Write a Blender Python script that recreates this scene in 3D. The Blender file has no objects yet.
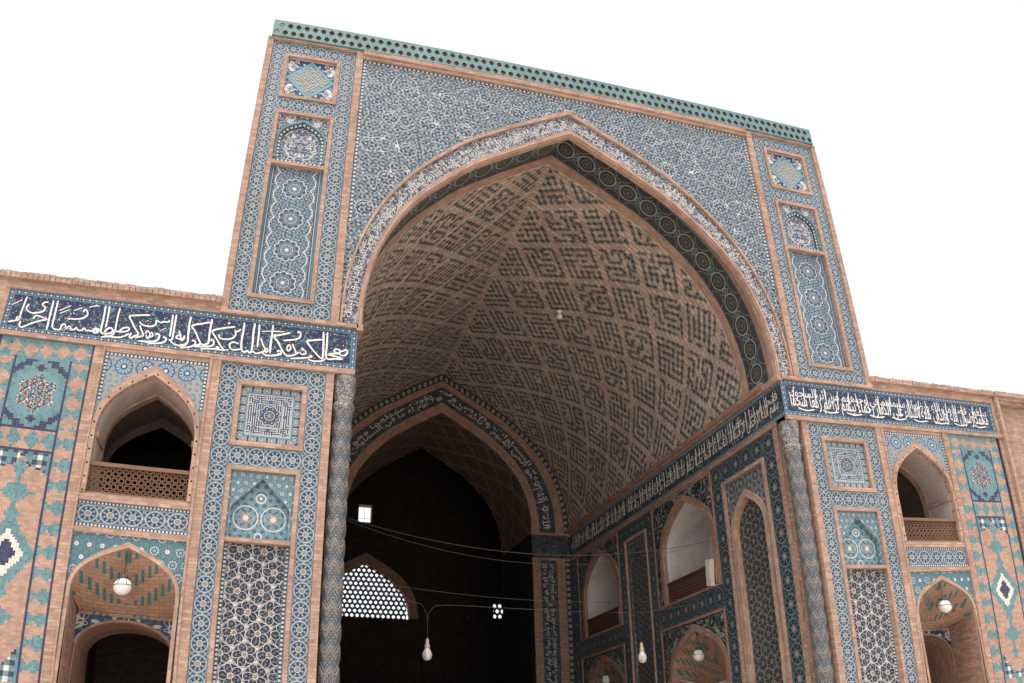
import bpy, math, random, unicodedata, itertools
import numpy as np
from mathutils import Vector, Matrix
random.seed(7)
scene = bpy.context.scene
rad = math.radians

# ------------------------------------------------------------------ camera, sky, sun, exposure
cam_data = bpy.data.cameras.new('camera')
cam_data.sensor_fit = 'HORIZONTAL'
cam_data.sensor_width = 36.0
cam_data.lens = 823.18258 * 36.0 / 1024.0
cam_data.shift_x = -8.5077 / 1024.0
cam_data.shift_y = 84.9498 / 1024.0
cam_data.clip_start = 0.1
cam_data.clip_end = 2000.0
camera = bpy.data.objects.new('camera', cam_data)
scene.collection.objects.link(camera)
scene.camera = camera
def aim(yaw, pitch, roll):
    f = Vector((math.sin(yaw) * math.cos(pitch), math.cos(yaw) * math.cos(pitch), math.sin(pitch)))
    r = Vector((math.cos(yaw), -math.sin(yaw), 0))
    u = r.cross(f)
    c, s = math.cos(roll), math.sin(roll)
    r, u = c * r + s * u, -s * r + c * u
    return Matrix((r, u, -f)).transposed()
camera.matrix_world = Matrix.Translation((-6.69215, -15.75984, 1.86101)) @ aim(rad(18.04770212), rad(21.56720643), rad(-1.70807053)).to_4x4()

SUN_EL, SUN_AZ = rad(74), rad(212)          # azimuth from +Y (north) clockwise: behind the camera, to its left
world = bpy.data.worlds.new('World')
scene.world = world
world.use_nodes = True
wn = world.node_tree
sky = wn.nodes.new('ShaderNodeTexSky')
sky.sky_type = 'NISHITA'
sky.sun_disc = False
sky.sun_elevation = SUN_EL
sky.sun_rotation = SUN_AZ
sky.dust_density = 4.0
sky.air_density = 1.0
sky.ozone_density = 1.0
# a bright even veil of cloud over the clear sky
veil = wn.nodes.new('ShaderNodeMix'); veil.data_type = 'RGBA'; veil.blend_type = 'ADD'
veil.inputs[0].default_value = 1.0
wn.links.new(sky.outputs[0], veil.inputs[6])
veil.inputs[7].default_value = (9.0, 8.85, 8.7, 1.0)
wn.links.new(veil.outputs[2], wn.nodes['Background'].inputs[0])
wn.nodes['Background'].inputs[1].default_value = 0.10

sun_data = bpy.data.lights.new('sun', 'SUN')
sun_data.energy = 3.8
sun_data.angle = rad(40)
sun_data.color = (1.0, 0.93, 0.84)
sun = bpy.data.objects.new('sun', sun_data)
scene.collection.objects.link(sun)
sd = Vector((math.sin(SUN_AZ) * math.cos(SUN_EL), math.cos(SUN_AZ) * math.cos(SUN_EL), math.sin(SUN_EL)))
sun.rotation_euler = sd.to_track_quat('Z', 'Y').to_euler()
sun.location = sd * 60

scene.view_settings.view_transform = 'Standard'
scene.view_settings.look = 'None'
scene.view_settings.gamma = 1.0
scene.view_settings.use_curve_mapping = False
scene.view_settings.exposure = 0.02

# ------------------------------------------------------------------ camera lens distortion built into the geometry: one smooth deformation
LENS_WARP_X = [-0.03276, -0.00603, 0.00283, 0.00692, -0.00468, -0.21745, 0.00358, 0.11305, -0.02465, -0.03312, -0.02405, -0.04556, 0.02846, 0.00635, 0.69914, -0.09531, -0.41267, 0.15170, -0.06118, 0.22000, 0.19958, -0.21229, -0.09807, 0.08505, 0.09986, 0.11643, 0.03970, 0.32202, -0.11558, -0.12198, -0.70899, 0.24576, 0.30842, 0.13414]
LENS_WARP_Z = [-0.20560, 0.52781, 0.04102, -0.32572, 0.10532, -0.27917, -0.08250, 0.25302, 0.14256, 0.03084, -0.21455, -0.11598, 0.00566, 0.09398, -0.07475, 0.07911, 0.08113, 0.01471, -0.17386, 0.15253, -0.07994, -0.02660, -0.05726, 0.02398, 0.17237, -0.57043, 0.18343, 0.08583, 0.24795, -0.04823, -0.00604, 0.11529, 0.03032, 0.00271]
EXPS = [e for e in itertools.product(range(5), range(4), range(5)) if sum(e) <= 4]
def lens_warp(P):
    P = np.asarray(P, float)
    q = np.stack([np.clip(P[:, 0], -13.2, 14.2) / 12, (np.clip(P[:, 1], 0, 27) - 7) / 12, (np.clip(P[:, 2], 2.2, 18.8) - 9) / 9], 1)
    F = np.stack([q[:, 0] ** a * q[:, 1] ** b * q[:, 2] ** c for a, b, c in EXPS], 1)
    R = P.copy()
    R[:, 0] += F @ np.array(LENS_WARP_X)
    R[:, 2] += F @ np.array(LENS_WARP_Z)
    return R

# ------------------------------------------------------------------ node maths: python expressions become Math nodes
class Ctx:
    def __init__(self, nt): self.nt = nt
CTX = None
class X:
    def __init__(self, s): self.s = s
    def __add__(a, b): return op('ADD', a, b)
    __radd__ = __add__
    def __sub__(a, b): return op('SUBTRACT', a, b)
    def __rsub__(a, b): return op('SUBTRACT', b, a)
    def __mul__(a, b): return op('MULTIPLY', a, b)
    __rmul__ = __mul__
    def __truediv__(a, b): return op('DIVIDE', a, b)
    def __rtruediv__(a, b): return op('DIVIDE', b, a)
    def __neg__(a): return op('MULTIPLY', a, -1.0)
    def __lt__(a, b): return op('LESS_THAN', a, b)
    def __gt__(a, b): return op('GREATER_THAN', a, b)
    def __and__(a, b): return op('MULTIPLY', a, b)
    def __or__(a, b): return op('MAXIMUM', a, b)
def op(name, *args):
    n = CTX.nodes.new('ShaderNodeMath')
    n.operation = name
    for i, a in enumerate(args):
        if isinstance(a, X): CTX.links.new(a.s, n.inputs[i])
        else: n.inputs[i].default_value = float(a)
    return X(n.outputs[0])
def sin(a): return op('SINE', a)
def cos(a): return op('COSINE', a)
def floor(a): return op('FLOOR', a)
def fract(a): return op('FRACT', a)
def absx(a): return op('ABSOLUTE', a)
def minx(a, b): return op('MINIMUM', a, b)
def maxx(a, b): return op('MAXIMUM', a, b)
def mod(a, b): return op('FLOORED_MODULO', a, b)
def hyp(a, b): return op('SQRT', a * a + b * b)
def atan2(a, b): return op('ARCTAN2', a, b)
def between(a, lo, hi): return (a > lo) & (a < hi)
def near(a, c, w): return absx(a - c) < w
def vec(a, b, c=0.0):
    n = CTX.nodes.new('ShaderNodeCombineXYZ')
    for i, q in enumerate((a, b, c)):
        if isinstance(q, X): CTX.links.new(q.s, n.inputs[i])
        else: n.inputs[i].default_value = q
    return n.outputs[0]
def hash2(a, b):
    n = CTX.nodes.new('ShaderNodeTexWhiteNoise'); n.noise_dimensions = '2D'
    CTX.links.new(vec(a, b), n.inputs['Vector'])
    return X(n.outputs['Value'])
def noise(u, v, scale, detail=2.0, rough=0.5, dist=0.0):
    n = CTX.nodes.new('ShaderNodeTexNoise'); n.noise_dimensions = '2D'
    CTX.links.new(vec(u, v), n.inputs['Vector'])
    n.inputs['Scale'].default_value = scale; n.inputs['Detail'].default_value = detail
    n.inputs['Roughness'].default_value = rough; n.inputs['Distortion'].default_value = dist
    return X(n.outputs[0])
def stars(u, v, scale):
    n = CTX.nodes.new('ShaderNodeTexVoronoi'); n.voronoi_dimensions = '2D'
    CTX.links.new(vec(u, v), n.inputs['Vector'])
    n.inputs['Scale'].default_value = scale
    return X(n.outputs['Distance'])
def quasi(u, v, k, n, ph=0.0):
    t = None
    for i in range(n):
        a = math.pi * i / n + ph
        c = cos((u * (k * math.cos(a))) + (v * (k * math.sin(a))))
        t = c if t is None else t + c
    return t
def colour(c):
    n = CTX.nodes.new('ShaderNodeRGB'); n.outputs[0].default_value = (*c, 1)
    return n.outputs[0]
def mix(f, a, b):
    n = CTX.nodes.new('ShaderNodeMix'); n.data_type = 'RGBA'
    if isinstance(f, X): CTX.links.new(f.s, n.inputs[0])
    else: n.inputs[0].default_value = f
    for s, q in ((n.inputs[6], a), (n.inputs[7], b)):
        if isinstance(q, tuple): s.default_value = (*q, 1)
        else: CTX.links.new(q, s)
    return n.outputs[2]
def layers(base, *ls):
    c = base
    for m, q in ls: c = mix(m, c, q)
    return c
def shade(c, f):        # multiply a colour by a scalar expression
    n = CTX.nodes.new('ShaderNodeMix'); n.data_type = 'RGBA'; n.blend_type = 'MULTIPLY'
    n.inputs[0].default_value = 1.0
    if isinstance(c, tuple): n.inputs[6].default_value = (*c, 1)
    else: CTX.links.new(c, n.inputs[6])
    g = CTX.nodes.new('ShaderNodeCombineColor')
    for i in range(3): CTX.links.new(f.s, g.inputs[i])
    CTX.links.new(g.outputs[0], n.inputs[7])
    return n.outputs[2]
def pos():
    n = CTX.nodes.new('ShaderNodeNewGeometry')
    s = CTX.nodes.new('ShaderNodeSeparateXYZ')
    CTX.links.new(n.outputs['Position'], s.inputs[0])
    return X(s.outputs[0]), X(s.outputs[1]), X(s.outputs[2])
MATS = {}
def material(name, fn, rough=0.5, spec=0.3, dirt=0.25, bump=None):
    global CTX
    m = bpy.data.materials.new(name); m.use_nodes = True
    nt = m.node_tree; CTX = nt
    b = nt.nodes['Principled BSDF']
    uvn = nt.nodes.new('ShaderNodeUVMap'); uvn.uv_map = 'UVMap'
    s = nt.nodes.new('ShaderNodeSeparateXYZ'); nt.links.new(uvn.outputs[0], s.inputs[0])
    c = fn(X(s.outputs[0]), X(s.outputs[1]))
    h = None
    if isinstance(c, tuple) and len(c) == 2 and isinstance(c[1], X): c, h = c
    if dirt:
        x, y, z = pos()
        d = noise(x + y, z, 0.9, 5.0, 0.62)
        e = noise(x * 1.0 + y, z, 9.0, 3.0, 0.6)
        g = noise((x + y) * 1.0, z * 0.11, 2.6, 4.0, 0.65)
        c = shade(c, 1.0 + (d - 0.5) * (dirt * 1.6) + (e - 0.5) * (dirt * 1.2) + (g - 0.5) * (dirt * 1.5))
    if isinstance(c, tuple): b.inputs['Base Color'].default_value = (*c, 1)
    else: nt.links.new(c, b.inputs['Base Color'])
    b.inputs['Roughness'].default_value = rough
    b.inputs['Specular IOR Level'].default_value = spec
    if h is not None:
        bn = nt.nodes.new('ShaderNodeBump'); bn.inputs['Strength'].default_value = bump or 0.5
        bn.inputs['Distance'].default_value = 0.01
        nt.links.new(h.s, bn.inputs['Height']); nt.links.new(bn.outputs[0], b.inputs['Normal'])
    MATS[name] = m
    return m

WHITE = (0.60, 0.585, 0.56); CREAM = (0.62, 0.52, 0.40); NAVY = (0.022, 0.032, 0.085); BLUE = (0.05, 0.10, 0.20)
SKYB = (0.20, 0.315, 0.40); PALE = (0.34, 0.42, 0.46); TURQ = (0.075, 0.255, 0.285); TEAL = (0.035, 0.13, 0.16)
OCHRE = (0.36, 0.22, 0.13); BLACK = (0.012, 0.013, 0.018); BRICK = (0.405, 0.265, 0.202); MORTAR = (0.32, 0.24, 0.195)

def brick_fn(c=BRICK, bw=0.21, bh=0.062, mort=MORTAR, contrast=0.22):
    def fn(u, v):
        row = floor(v / bh)
        uu = u / bw + mod(row, 2.0) * 0.5
        col = floor(uu)
        fu = fract(uu); fv = fract(v / bh)
        joint = (fu < 0.06) | (fv < 0.16)
        h = hash2(col, row)
        b = shade(c, 1.0 + (h - 0.5) * (2 * contrast))
        return mix(joint, b, mort), (1.0 - joint) * 1.0
    return fn
material('brick', brick_fn(), 0.9, 0.1, 0.28, 0.6)
material('shaded_brick', brick_fn((0.33, 0.20, 0.15), mort=(0.24, 0.17, 0.135)), 0.9, 0.1, 0.28, 0.6)  # brick copy with interior and niche shade put into its colour
material('brick_dark', brick_fn((0.24, 0.145, 0.105), mort=(0.17, 0.12, 0.09)), 0.92, 0.1, 0.3, 0.5)
material('stud_brick', lambda u, v: layers(brick_fn()(u, v)[0], ((hyp((fract(u / 0.26) - 0.5) * 0.26, v - 0.05) < 0.02), BLACK)), 0.9, 0.1, 0.28)
def module_fn(c, contrast=0.18, joint=MORTAR, jw=0.07):
    def fn(u, v):
        j = (fract(u) < jw) | (fract(v) < jw)
        return mix(j, shade(c, 1.0 + (hash2(floor(u), floor(v)) - 0.5) * (2 * contrast)), joint)
    return fn
material('mosaic_brick', module_fn(BRICK, 0.16), 0.9, 0.1, 0.22)
material('mosaic_turquoise', module_fn((0.105, 0.215, 0.24), 0.22, (0.2, 0.25, 0.25)), 0.4, 0.35, 0.2)
material('mosaic_navy', module_fn((0.03, 0.036, 0.085), 0.3, (0.12, 0.11, 0.12)), 0.4, 0.35, 0.2)
material('mosaic_white', module_fn((0.66, 0.62, 0.56), 0.1), 0.45, 0.3, 0.15)
def course_fn(c, contrast, joint, jw):      # brick courses that run as arches across the vault
    def fn(u, v):
        j = (fract(v / 3.0) < jw) | (fract(u / 5.0 + floor(v / 3.0) * 0.5) < 0.07)
        return mix(j, shade(c, 1.0 + (hash2(floor(u / 5.0), floor(v / 3.0)) - 0.5) * (2 * contrast)), joint)
    return fn
material('vault_brick', course_fn((0.53, 0.42, 0.355), 0.2, (0.32, 0.25, 0.21), 0.26), 0.9, 0.1, 0.3)
material('vault_glaze', course_fn((0.05, 0.092, 0.10), 0.35, (0.34, 0.265, 0.22), 0.22), 0.5, 0.2, 0.3)
material('white_tile', lambda u, v: (0.74, 0.73, 0.70), 0.35, 0.35, 0.12)
material('pale_script', lambda u, v: (0.58, 0.56, 0.52), 0.4, 0.3, 0.15)
material('plaster', lambda u, v: (0.42, 0.355, 0.325), 0.95, 0.05, 0.3)
material('plaster_white', lambda u, v: (0.56, 0.52, 0.50), 0.95, 0.05, 0.28)
material('dark_plaster', lambda u, v: (0.16, 0.13, 0.115), 0.95, 0.05, 0.3)  # much darker plaster tone for the vaults inside the balconies
material('gloom_wall', brick_fn((0.042, 0.034, 0.031), mort=(0.028, 0.024, 0.022)), 0.95, 0.03, 0.3)  # near-black brick: the darkness of unlit rooms is put into its colour
material('wood', lambda u, v: shade((0.20, 0.115, 0.075), 0.75 + noise(u, v * 12.0, 4.0, 3.0) * 0.5), 0.7, 0.2, 0.25)
material('dark_wood', lambda u, v: shade((0.10, 0.045, 0.032), 0.75 + noise(u, v * 12.0, 4.0, 3.0) * 0.5), 0.6, 0.25, 0.25)
material('turquoise_glaze', lambda u, v: shade((0.115, 0.225, 0.23), 1.0 + (hash2(floor(u / 0.1), floor(v / 0.08)) - 0.5) * 0.25), 0.4, 0.35, 0.2)
material('hole_brown', lambda u, v: (0.15, 0.085, 0.065), 0.9, 0.1, 0.2)
material('paving', brick_fn((0.60, 0.52, 0.45), 0.6, 0.4, (0.42, 0.37, 0.31), 0.1), 0.85, 0.15, 0.2)
material('globe_glass', lambda u, v: (0.80, 0.78, 0.76), 0.15, 0.5, 0.0)
material('bulb_glass', lambda u, v: (0.62, 0.60, 0.57), 0.12, 0.5, 0.0)
material('filament_cap', lambda u, v: (0.50, 0.38, 0.26), 0.4, 0.5, 0.1)
material('cable', lambda u, v: (0.075, 0.07, 0.07), 0.6, 0.3, 0.0)
material('dark_metal', lambda u, v: (0.06, 0.055, 0.05), 0.5, 0.4, 0.1)
material('lamp_casing', lambda u, v: (0.60, 0.55, 0.48), 0.5, 0.3, 0.1)
material('grille_white', lambda u, v: (0.10, 0.09, 0.085), 0.8, 0.1, 0.1)

# --- rosette border: u counts medallions, v runs 0..1 across
def rosette_fn(bg, petal, ring, net, centre, disc, edge):
    def fn(u, v):
        a = fract(u) - 0.5; b = v - 0.5
        r = hyp(a, b); th = atan2(b, a)
        c8 = cos(th * 8.0)
        l1 = absx(fract((a + b) * 3.0) - 0.5) < 0.085
        l2 = absx(fract((a - b) * 3.0) - 0.5) < 0.085
        knots = (cos(a * 25.0) * cos(b * 25.0)) > 0.45
        out = r > 0.44
        col = layers(disc,
            (out, bg), (out & knots, petal), (out & (l1 | l2), net), (out & ((fract((a + b) * 6.0) < 0.3) & (fract((a - b) * 6.0) < 0.3)), petal),
            (between(r, 0.405, 0.445), ring),
            (between(r, 0.18, 0.365) & (c8 > 0.05), petal),
            (between(r, 0.24, 0.30) & (c8 < -0.75), ring),
            (between(r, 0.125, 0.17), ring), (r < 0.10, centre),
            (absx(b) > 0.455, edge), (absx(b) > 0.485, petal))
        return col
    return fn
material('rosette_border', rosette_fn((0.085, 0.135, 0.165), (0.024, 0.032, 0.072), (0.44, 0.45, 0.44), (0.35, 0.365, 0.365), (0.28, 0.21, 0.15), (0.105, 0.175, 0.22), (0.20, 0.265, 0.285)), 0.35, 0.35, 0.22)
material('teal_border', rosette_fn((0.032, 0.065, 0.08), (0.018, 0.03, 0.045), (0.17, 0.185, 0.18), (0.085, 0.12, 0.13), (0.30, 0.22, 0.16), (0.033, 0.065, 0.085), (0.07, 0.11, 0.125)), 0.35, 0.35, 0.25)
def band_edge_fn(u, v):     # guard strip: u in steps of one dash, v 0..1
    f = fract(u)
    return layers((0.10, 0.20, 0.27), (between(v, 0.22, 0.78), NAVY), (between(v, 0.40, 0.60) & between(f, 0.14, 0.66), (0.42, 0.43, 0.42)),
                  (between(v, 0.30, 0.70) & near(f, 0.4, 0.07), (0.48, 0.48, 0.46)), (between(v, 0.3, 0.7) & near(f, 0.9, 0.06), (0.24, 0.40, 0.44)))
material('guard_strip', band_edge_fn, 0.35, 0.35, 0.15)
material('dash_strip', lambda u, v: layers(NAVY, (near(fract(u), 0.5, 0.28) & near(v, 0.5, 0.3), WHITE), (v < 0.1, TURQ), (v > 0.9, TURQ)), 0.35, 0.35, 0.15)

# --- girih field: interfering lattices of twelve directions read as interlaced stars
def girih_fn(k, n, lo, mid, hi, line, spot, wl=0.22, c1=0.7, rs=None):
    def fn(u, v):
        q = quasi(u, v, k, n)
        q2 = quasi(u + 0.013, v + 0.02, k * 2.05, 3, 0.26)
        col = layers(mid, (q < -0.55, lo), (q2 > 1.45, hi), (near(q, c1, wl), line), (near(q2, -0.6, 0.16), line), (q > n * 0.62, spot), (q > n * 0.80, line))
        if rs:      # big flower rings on a staggered grid
            row = floor(v / rs)
            a = (fract(u / rs + mod(row, 2.0) * 0.5) - 0.5) * rs; b = (fract(v / rs) - 0.5) * rs
            r = hyp(a, b); th = atan2(b, a)
            w = r / rs + cos(th * 8.0) * 0.018
            col = layers(col, (between(w, 0.05, 0.27) & (cos(th * 12.0) > 0.25) , lo), (near(w, 0.285, 0.022), line), (near(w, 0.15, 0.012), line), (w < 0.05, spot))
        return col
    return fn
def spandrel_fn(u, v):
    w1 = noise(u, v, 2.5, 1.0) * 0.06; uu = u + w1; vv = v - w1
    q = quasi(uu, vv, 15.5, 4); f = quasi(uu, vv, 66.0, 5, 0.2); e = quasi(u, v, 39.0, 5, 0.1); g = quasi(uu, vv, 26.0, 3, 0.5)
    rs = 0.92; row = floor(v / rs)
    a = (fract(u / rs + mod(row, 2.0) * 0.5) - 0.5) * rs; b = (fract(v / rs) - 0.5) * rs
    r = hyp(a, b); th = atan2(b, a)
    return layers((0.105, 0.165, 0.19), (e < -0.7, (0.06, 0.10, 0.14)), (f < -0.55, (0.020, 0.030, 0.070)), (f > 1.9, (0.30, 0.33, 0.33)), (near(e, 1.2, 0.16), (0.27, 0.30, 0.305)),
        (near(g, -0.55, 0.085), (0.46, 0.47, 0.46)), (near(q, 0.55, 0.085), (0.62, 0.61, 0.59)), (g > 2.55, (0.36, 0.265, 0.21)),
        ((r < 0.19) & (f < 0.0), (0.026, 0.04, 0.085)), (near(r + cos(th * 12.0) * 0.010, 0.205, 0.009), (0.42, 0.425, 0.42)),
        (between(r, 0.125, 0.148) & (b > 0.05) & (cos(th * 14.0) > -0.7), (0.54, 0.53, 0.51)), (r < 0.04, (0.28, 0.225, 0.18)))
material('spandrel_tile', spandrel_fn, 0.35, 0.35, 0.22)
def flower_fn(navy, leaf, line, star, spot, s=0.54, n=5.0):
    def fn(u, v):
        h = s * 0.866
        u = u + (noise(u, v, 5.0, 1.0) - 0.5) * 0.05; v = v + (noise(u + 3.0, v, 5.0, 1.0) - 0.5) * 0.05
        row = floor(v / h)
        fx = u / s + mod(row, 2.0) * 0.5
        best = None
        # nearest centre of the hexagonal lattice: this row and the next
        a1 = (fract(fx) - 0.5) * s; b1 = (fract(v / h)) * h
        a2 = (fract(fx + 0.5) - 0.5) * s; b2 = b1 - h
        r1 = hyp(a1, b1); r2 = hyp(a2, b2); pick = r2 < r1
        a = a1 + (a2 - a1) * pick; b = b1 + (b2 - b1) * pick; r = minx(r1, r2)
        th = atan2(b, a); sec = 6.28318 / n
        t2 = (fract(th / sec + 0.5) - 0.5) * sec
        px = r * cos(t2) - 0.36 * s; py = r * sin(t2); rp_ = hyp(px * 0.92, py)
        fine = quasi(u, v, 95.0, 3)
        pr = r * cos(t2); pt = r * sin(t2)
        rp_ = hyp((pr - 0.30 * s) * 0.80, pt); d = atan2(b, a)
        out = r > 0.475 * s
        return layers(navy, (fine > 2.3, (0.10, 0.12, 0.14)), (out & (fine > 0.2), leaf), (near(r, 0.49 * s, 0.014 * s), line), (r > 0.525 * s, star),
            (near(rp_, 0.165 * s, 0.014 * s), line), (rp_ < 0.150 * s, navy), ((rp_ < 0.125 * s) & (fine > 0.9), leaf), (hyp((pr - 0.36 * s), pt) < 0.045 * s, leaf), (hyp((pr - 0.22 * s) * 0.6, pt) < 0.018 * s, spot),
            ((r < 0.15 * s) & (cos(d * n) > 0.3), line), (r < 0.07 * s, spot))
    return fn
material('star_tile', flower_fn((0.013, 0.020, 0.050), (0.13, 0.145, 0.13), (0.46, 0.45, 0.42), (0.56, 0.53, 0.49), (0.28, 0.165, 0.11), 0.43), 0.35, 0.35, 0.22)
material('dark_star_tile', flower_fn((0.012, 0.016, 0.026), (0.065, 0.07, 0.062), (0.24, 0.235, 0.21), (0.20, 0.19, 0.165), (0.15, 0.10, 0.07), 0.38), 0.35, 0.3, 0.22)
material('jamb_tile', girih_fn(30.0, 4, (0.006, 0.007, 0.009), (0.012, 0.014, 0.016), (0.02, 0.023, 0.024), (0.05, 0.047, 0.04), (0.05, 0.035, 0.025), 0.2, 0.7), 0.9, 0.03, 0.22)  # dark_girih pattern with the passage's darkness put into its colours
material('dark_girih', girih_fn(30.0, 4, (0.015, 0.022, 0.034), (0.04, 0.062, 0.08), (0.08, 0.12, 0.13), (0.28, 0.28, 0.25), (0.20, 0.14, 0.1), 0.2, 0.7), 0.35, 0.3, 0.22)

# --- four stacked star medallions: u in metres from the panel axis, v in medallion heights
def medallion_fn(u, v):
    b = (fract(v) - 0.5) * 0.81; a = u
    r = hyp(a, b); th = atan2(b, a)
    c10 = cos(th * 10.0); c20 = cos(th * 20.0)
    q = quasi(a, b, 58.0, 5); f = quasi(a, b, 92.0, 4, 0.3)
    edge = absx(absx(a) - (0.36 + absx(sin(v * 6.283)) * 0.09))
    return layers((0.085, 0.145, 0.20), (f < -0.7, (0.026, 0.036, 0.08)), (f > 1.8, (0.36, 0.38, 0.38)), (q > 1.6, (0.14, 0.23, 0.27)), (near(q, 0.5, 0.16), (0.36, 0.395, 0.40)),
        (r < 0.27, (0.055, 0.095, 0.16)), (between(r, 0.05, 0.12) & (c10 > -0.2), (0.17, 0.25, 0.29)), (between(r, 0.14, 0.25) & (c20 > 0.2), (0.15, 0.225, 0.27)), (between(r, 0.10, 0.25) & (near(c10, -0.9, 0.1)), (0.022, 0.03, 0.07)),
        (near(r + c10 * 0.016, 0.26, 0.010), (0.54, 0.54, 0.53)), (between(r, 0.155, 0.185) & (c10 < -0.4), (0.28, 0.18, 0.13)), (near(r, 0.128, 0.007), (0.42, 0.43, 0.42)),
        (r < 0.042, WHITE), (edge < 0.012, (0.58, 0.58, 0.565)), (absx(a) > 0.495, (0.03, 0.04, 0.09)), (near(absx(a), 0.525, 0.010), (0.4, 0.42, 0.42)), (absx(a) > 0.548, (0.085, 0.20, 0.235)))
material('medallion_tile', medallion_fn, 0.35, 0.35, 0.2)

# --- scrolling leaf work: contour lines of a warped noise
def scroll_fn(bg, line, line2, spot, s=5.0, sym=False, lw=0.035, sp=0.13):
    def fn(u, v):
        uu = absx(u) if sym else u
        n1 = noise(uu, v, s, 1.0, 0.4, 1.1)
        n2 = noise(uu + 7.3, v + 2.1, s * 1.5, 1.0, 0.4, 0.8)
        d = stars(uu, v, s * 1.6)
        return layers(bg, (near(n2, 0.5, lw * 0.8), line2), (near(n1, 0.5, lw), line), (d < sp, spot))
    return fn
material('script_ground', scroll_fn((0.018, 0.024, 0.066), (0.085, 0.185, 0.23), (0.03, 0.055, 0.11), (0.28, 0.20, 0.15), 5.0, lw=0.026), 0.35, 0.35, 0.15)
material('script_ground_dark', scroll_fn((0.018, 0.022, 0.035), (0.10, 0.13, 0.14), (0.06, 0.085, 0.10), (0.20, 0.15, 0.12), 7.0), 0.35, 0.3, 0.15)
material('arch_script_ground', scroll_fn((0.032, 0.032, 0.062), (0.44, 0.44, 0.445), (0.07, 0.10, 0.14), (0.20, 0.16, 0.15), 10.0, lw=0.06), 0.35, 0.35, 0.15)
material('leaf_tile', scroll_fn((0.040, 0.052, 0.115), (0.52, 0.50, 0.49), (0.16, 0.25, 0.30), OCHRE, 6.5, True, 0.045), 0.35, 0.35, 0.15)
material('blue_scroll_tile', scroll_fn((0.022, 0.042, 0.085), (0.42, 0.42, 0.38), (0.05, 0.15, 0.20), (0.05, 0.12, 0.17), 2.6, True, 0.03), 0.35, 0.35, 0.15)
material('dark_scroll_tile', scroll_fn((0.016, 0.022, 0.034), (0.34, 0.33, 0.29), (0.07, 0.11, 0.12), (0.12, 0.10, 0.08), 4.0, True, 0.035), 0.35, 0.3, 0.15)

# --- square panel with a diamond of fine square script; u, v from -1 to 1
def diamond_fn(u, v):
    d = absx(u) + absx(v)
    gx = (u + v) * 6.5; gy = (u - v) * 6.5
    h = hash2(floor(gx), floor(gy))
    kuf = ((h > 0.5) & (fract(gx) > 0.45)) | ((h < 0.5) & (fract(gy) > 0.45))
    n1 = noise(absx(u), absx(v), 3.2, 1.0, 0.4, 1.0)
    return layers((0.035, 0.045, 0.115), (near(n1, 0.5, 0.06), WHITE), (near(n1, 0.62, 0.03), (0.22, 0.3, 0.36)), (hyp(absx(u) - 0.78, absx(v) - 0.78) < 0.10, OCHRE),
        (hyp(absx(u) - 0.78, absx(v) - 0.78) < 0.05, WHITE),
        (d < 0.99, (0.14, 0.31, 0.37)), (near(d, 1.0, 0.02), NAVY), (d < 0.80, (0.10, 0.16, 0.19)), ((d < 0.77) & kuf, (0.36, 0.33, 0.29)),
        (maxx(absx(u), absx(v)) > 0.95, (0.42, 0.46, 0.48)))
material('diamond_tile', diamond_fn, 0.35, 0.35, 0.15)
def square_script_fn(u, v):
    a, b = absx(u), absx(v)
    mm = maxx(a, b); r = hyp(u, v); th = atan2(v, u)
    gx = u * 14.0; gy = v * 14.0
    h = hash2(floor(absx(gx) * 0.5), floor(absx(gy) * 0.5))
    kuf = ((h > 0.5) & (fract(gx) > 0.52)) | ((h < 0.5) & (fract(gy) > 0.52))
    o = mm > 0.78
    w = a + b        # position round the outer border
    bead = hyp(fract(maxx(a, b) * 0.0 + minx(a, b) * 3.3) - 0.5, (mm - 0.865) * 3.3)
    c8 = cos(th * 8.0)
    return layers((0.026, 0.042, 0.085), (kuf & between(mm, 0.40, 0.68), (0.42, 0.43, 0.42)), (kuf & (mm < 0.40) & (r > 0.34), (0.30, 0.33, 0.34)), (near(mm, 0.41, 0.012), (0.40, 0.42, 0.42)),
        (between(mm, 0.68, 0.73), (0.36, 0.39, 0.40)), (between(mm, 0.73, 0.79), (0.085, 0.20, 0.245)),
        (o & (bead < 0.30), (0.16, 0.25, 0.30)), (o & (bead < 0.20), (0.34, 0.24, 0.17)), (o & (bead < 0.08), (0.55, 0.54, 0.51)), (o & near(bead, 0.36, 0.05), (0.36, 0.39, 0.40)), (mm > 0.955, (0.085, 0.20, 0.245)),
        (near(r + c8 * 0.03, 0.33, 0.016), (0.46, 0.46, 0.45)), (between(r, 0.20, 0.30) & (c8 > 0.35), (0.05, 0.09, 0.19)), (between(r, 0.22, 0.29) & (c8 < -0.6), (0.34, 0.24, 0.17)),
        (near(r, 0.16, 0.012), (0.46, 0.46, 0.45)), (between(r, 0.05, 0.13) & (c8 > 0.0), (0.15, 0.25, 0.30)), (r < 0.05, (0.36, 0.26, 0.18)),
        (hyp(a - 0.46, b - 0.46) < 0.07, (0.05, 0.09, 0.19)), (hyp(a - 0.46, b - 0.46) < 0.03, (0.36, 0.26, 0.18)), ((hyp(a - 0.50, v) < 0.06) | (hyp(u, b - 0.50) < 0.06), (0.05, 0.09, 0.19)))
material('square_script_tile', square_script_fn, 0.35, 0.35, 0.15)
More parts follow.
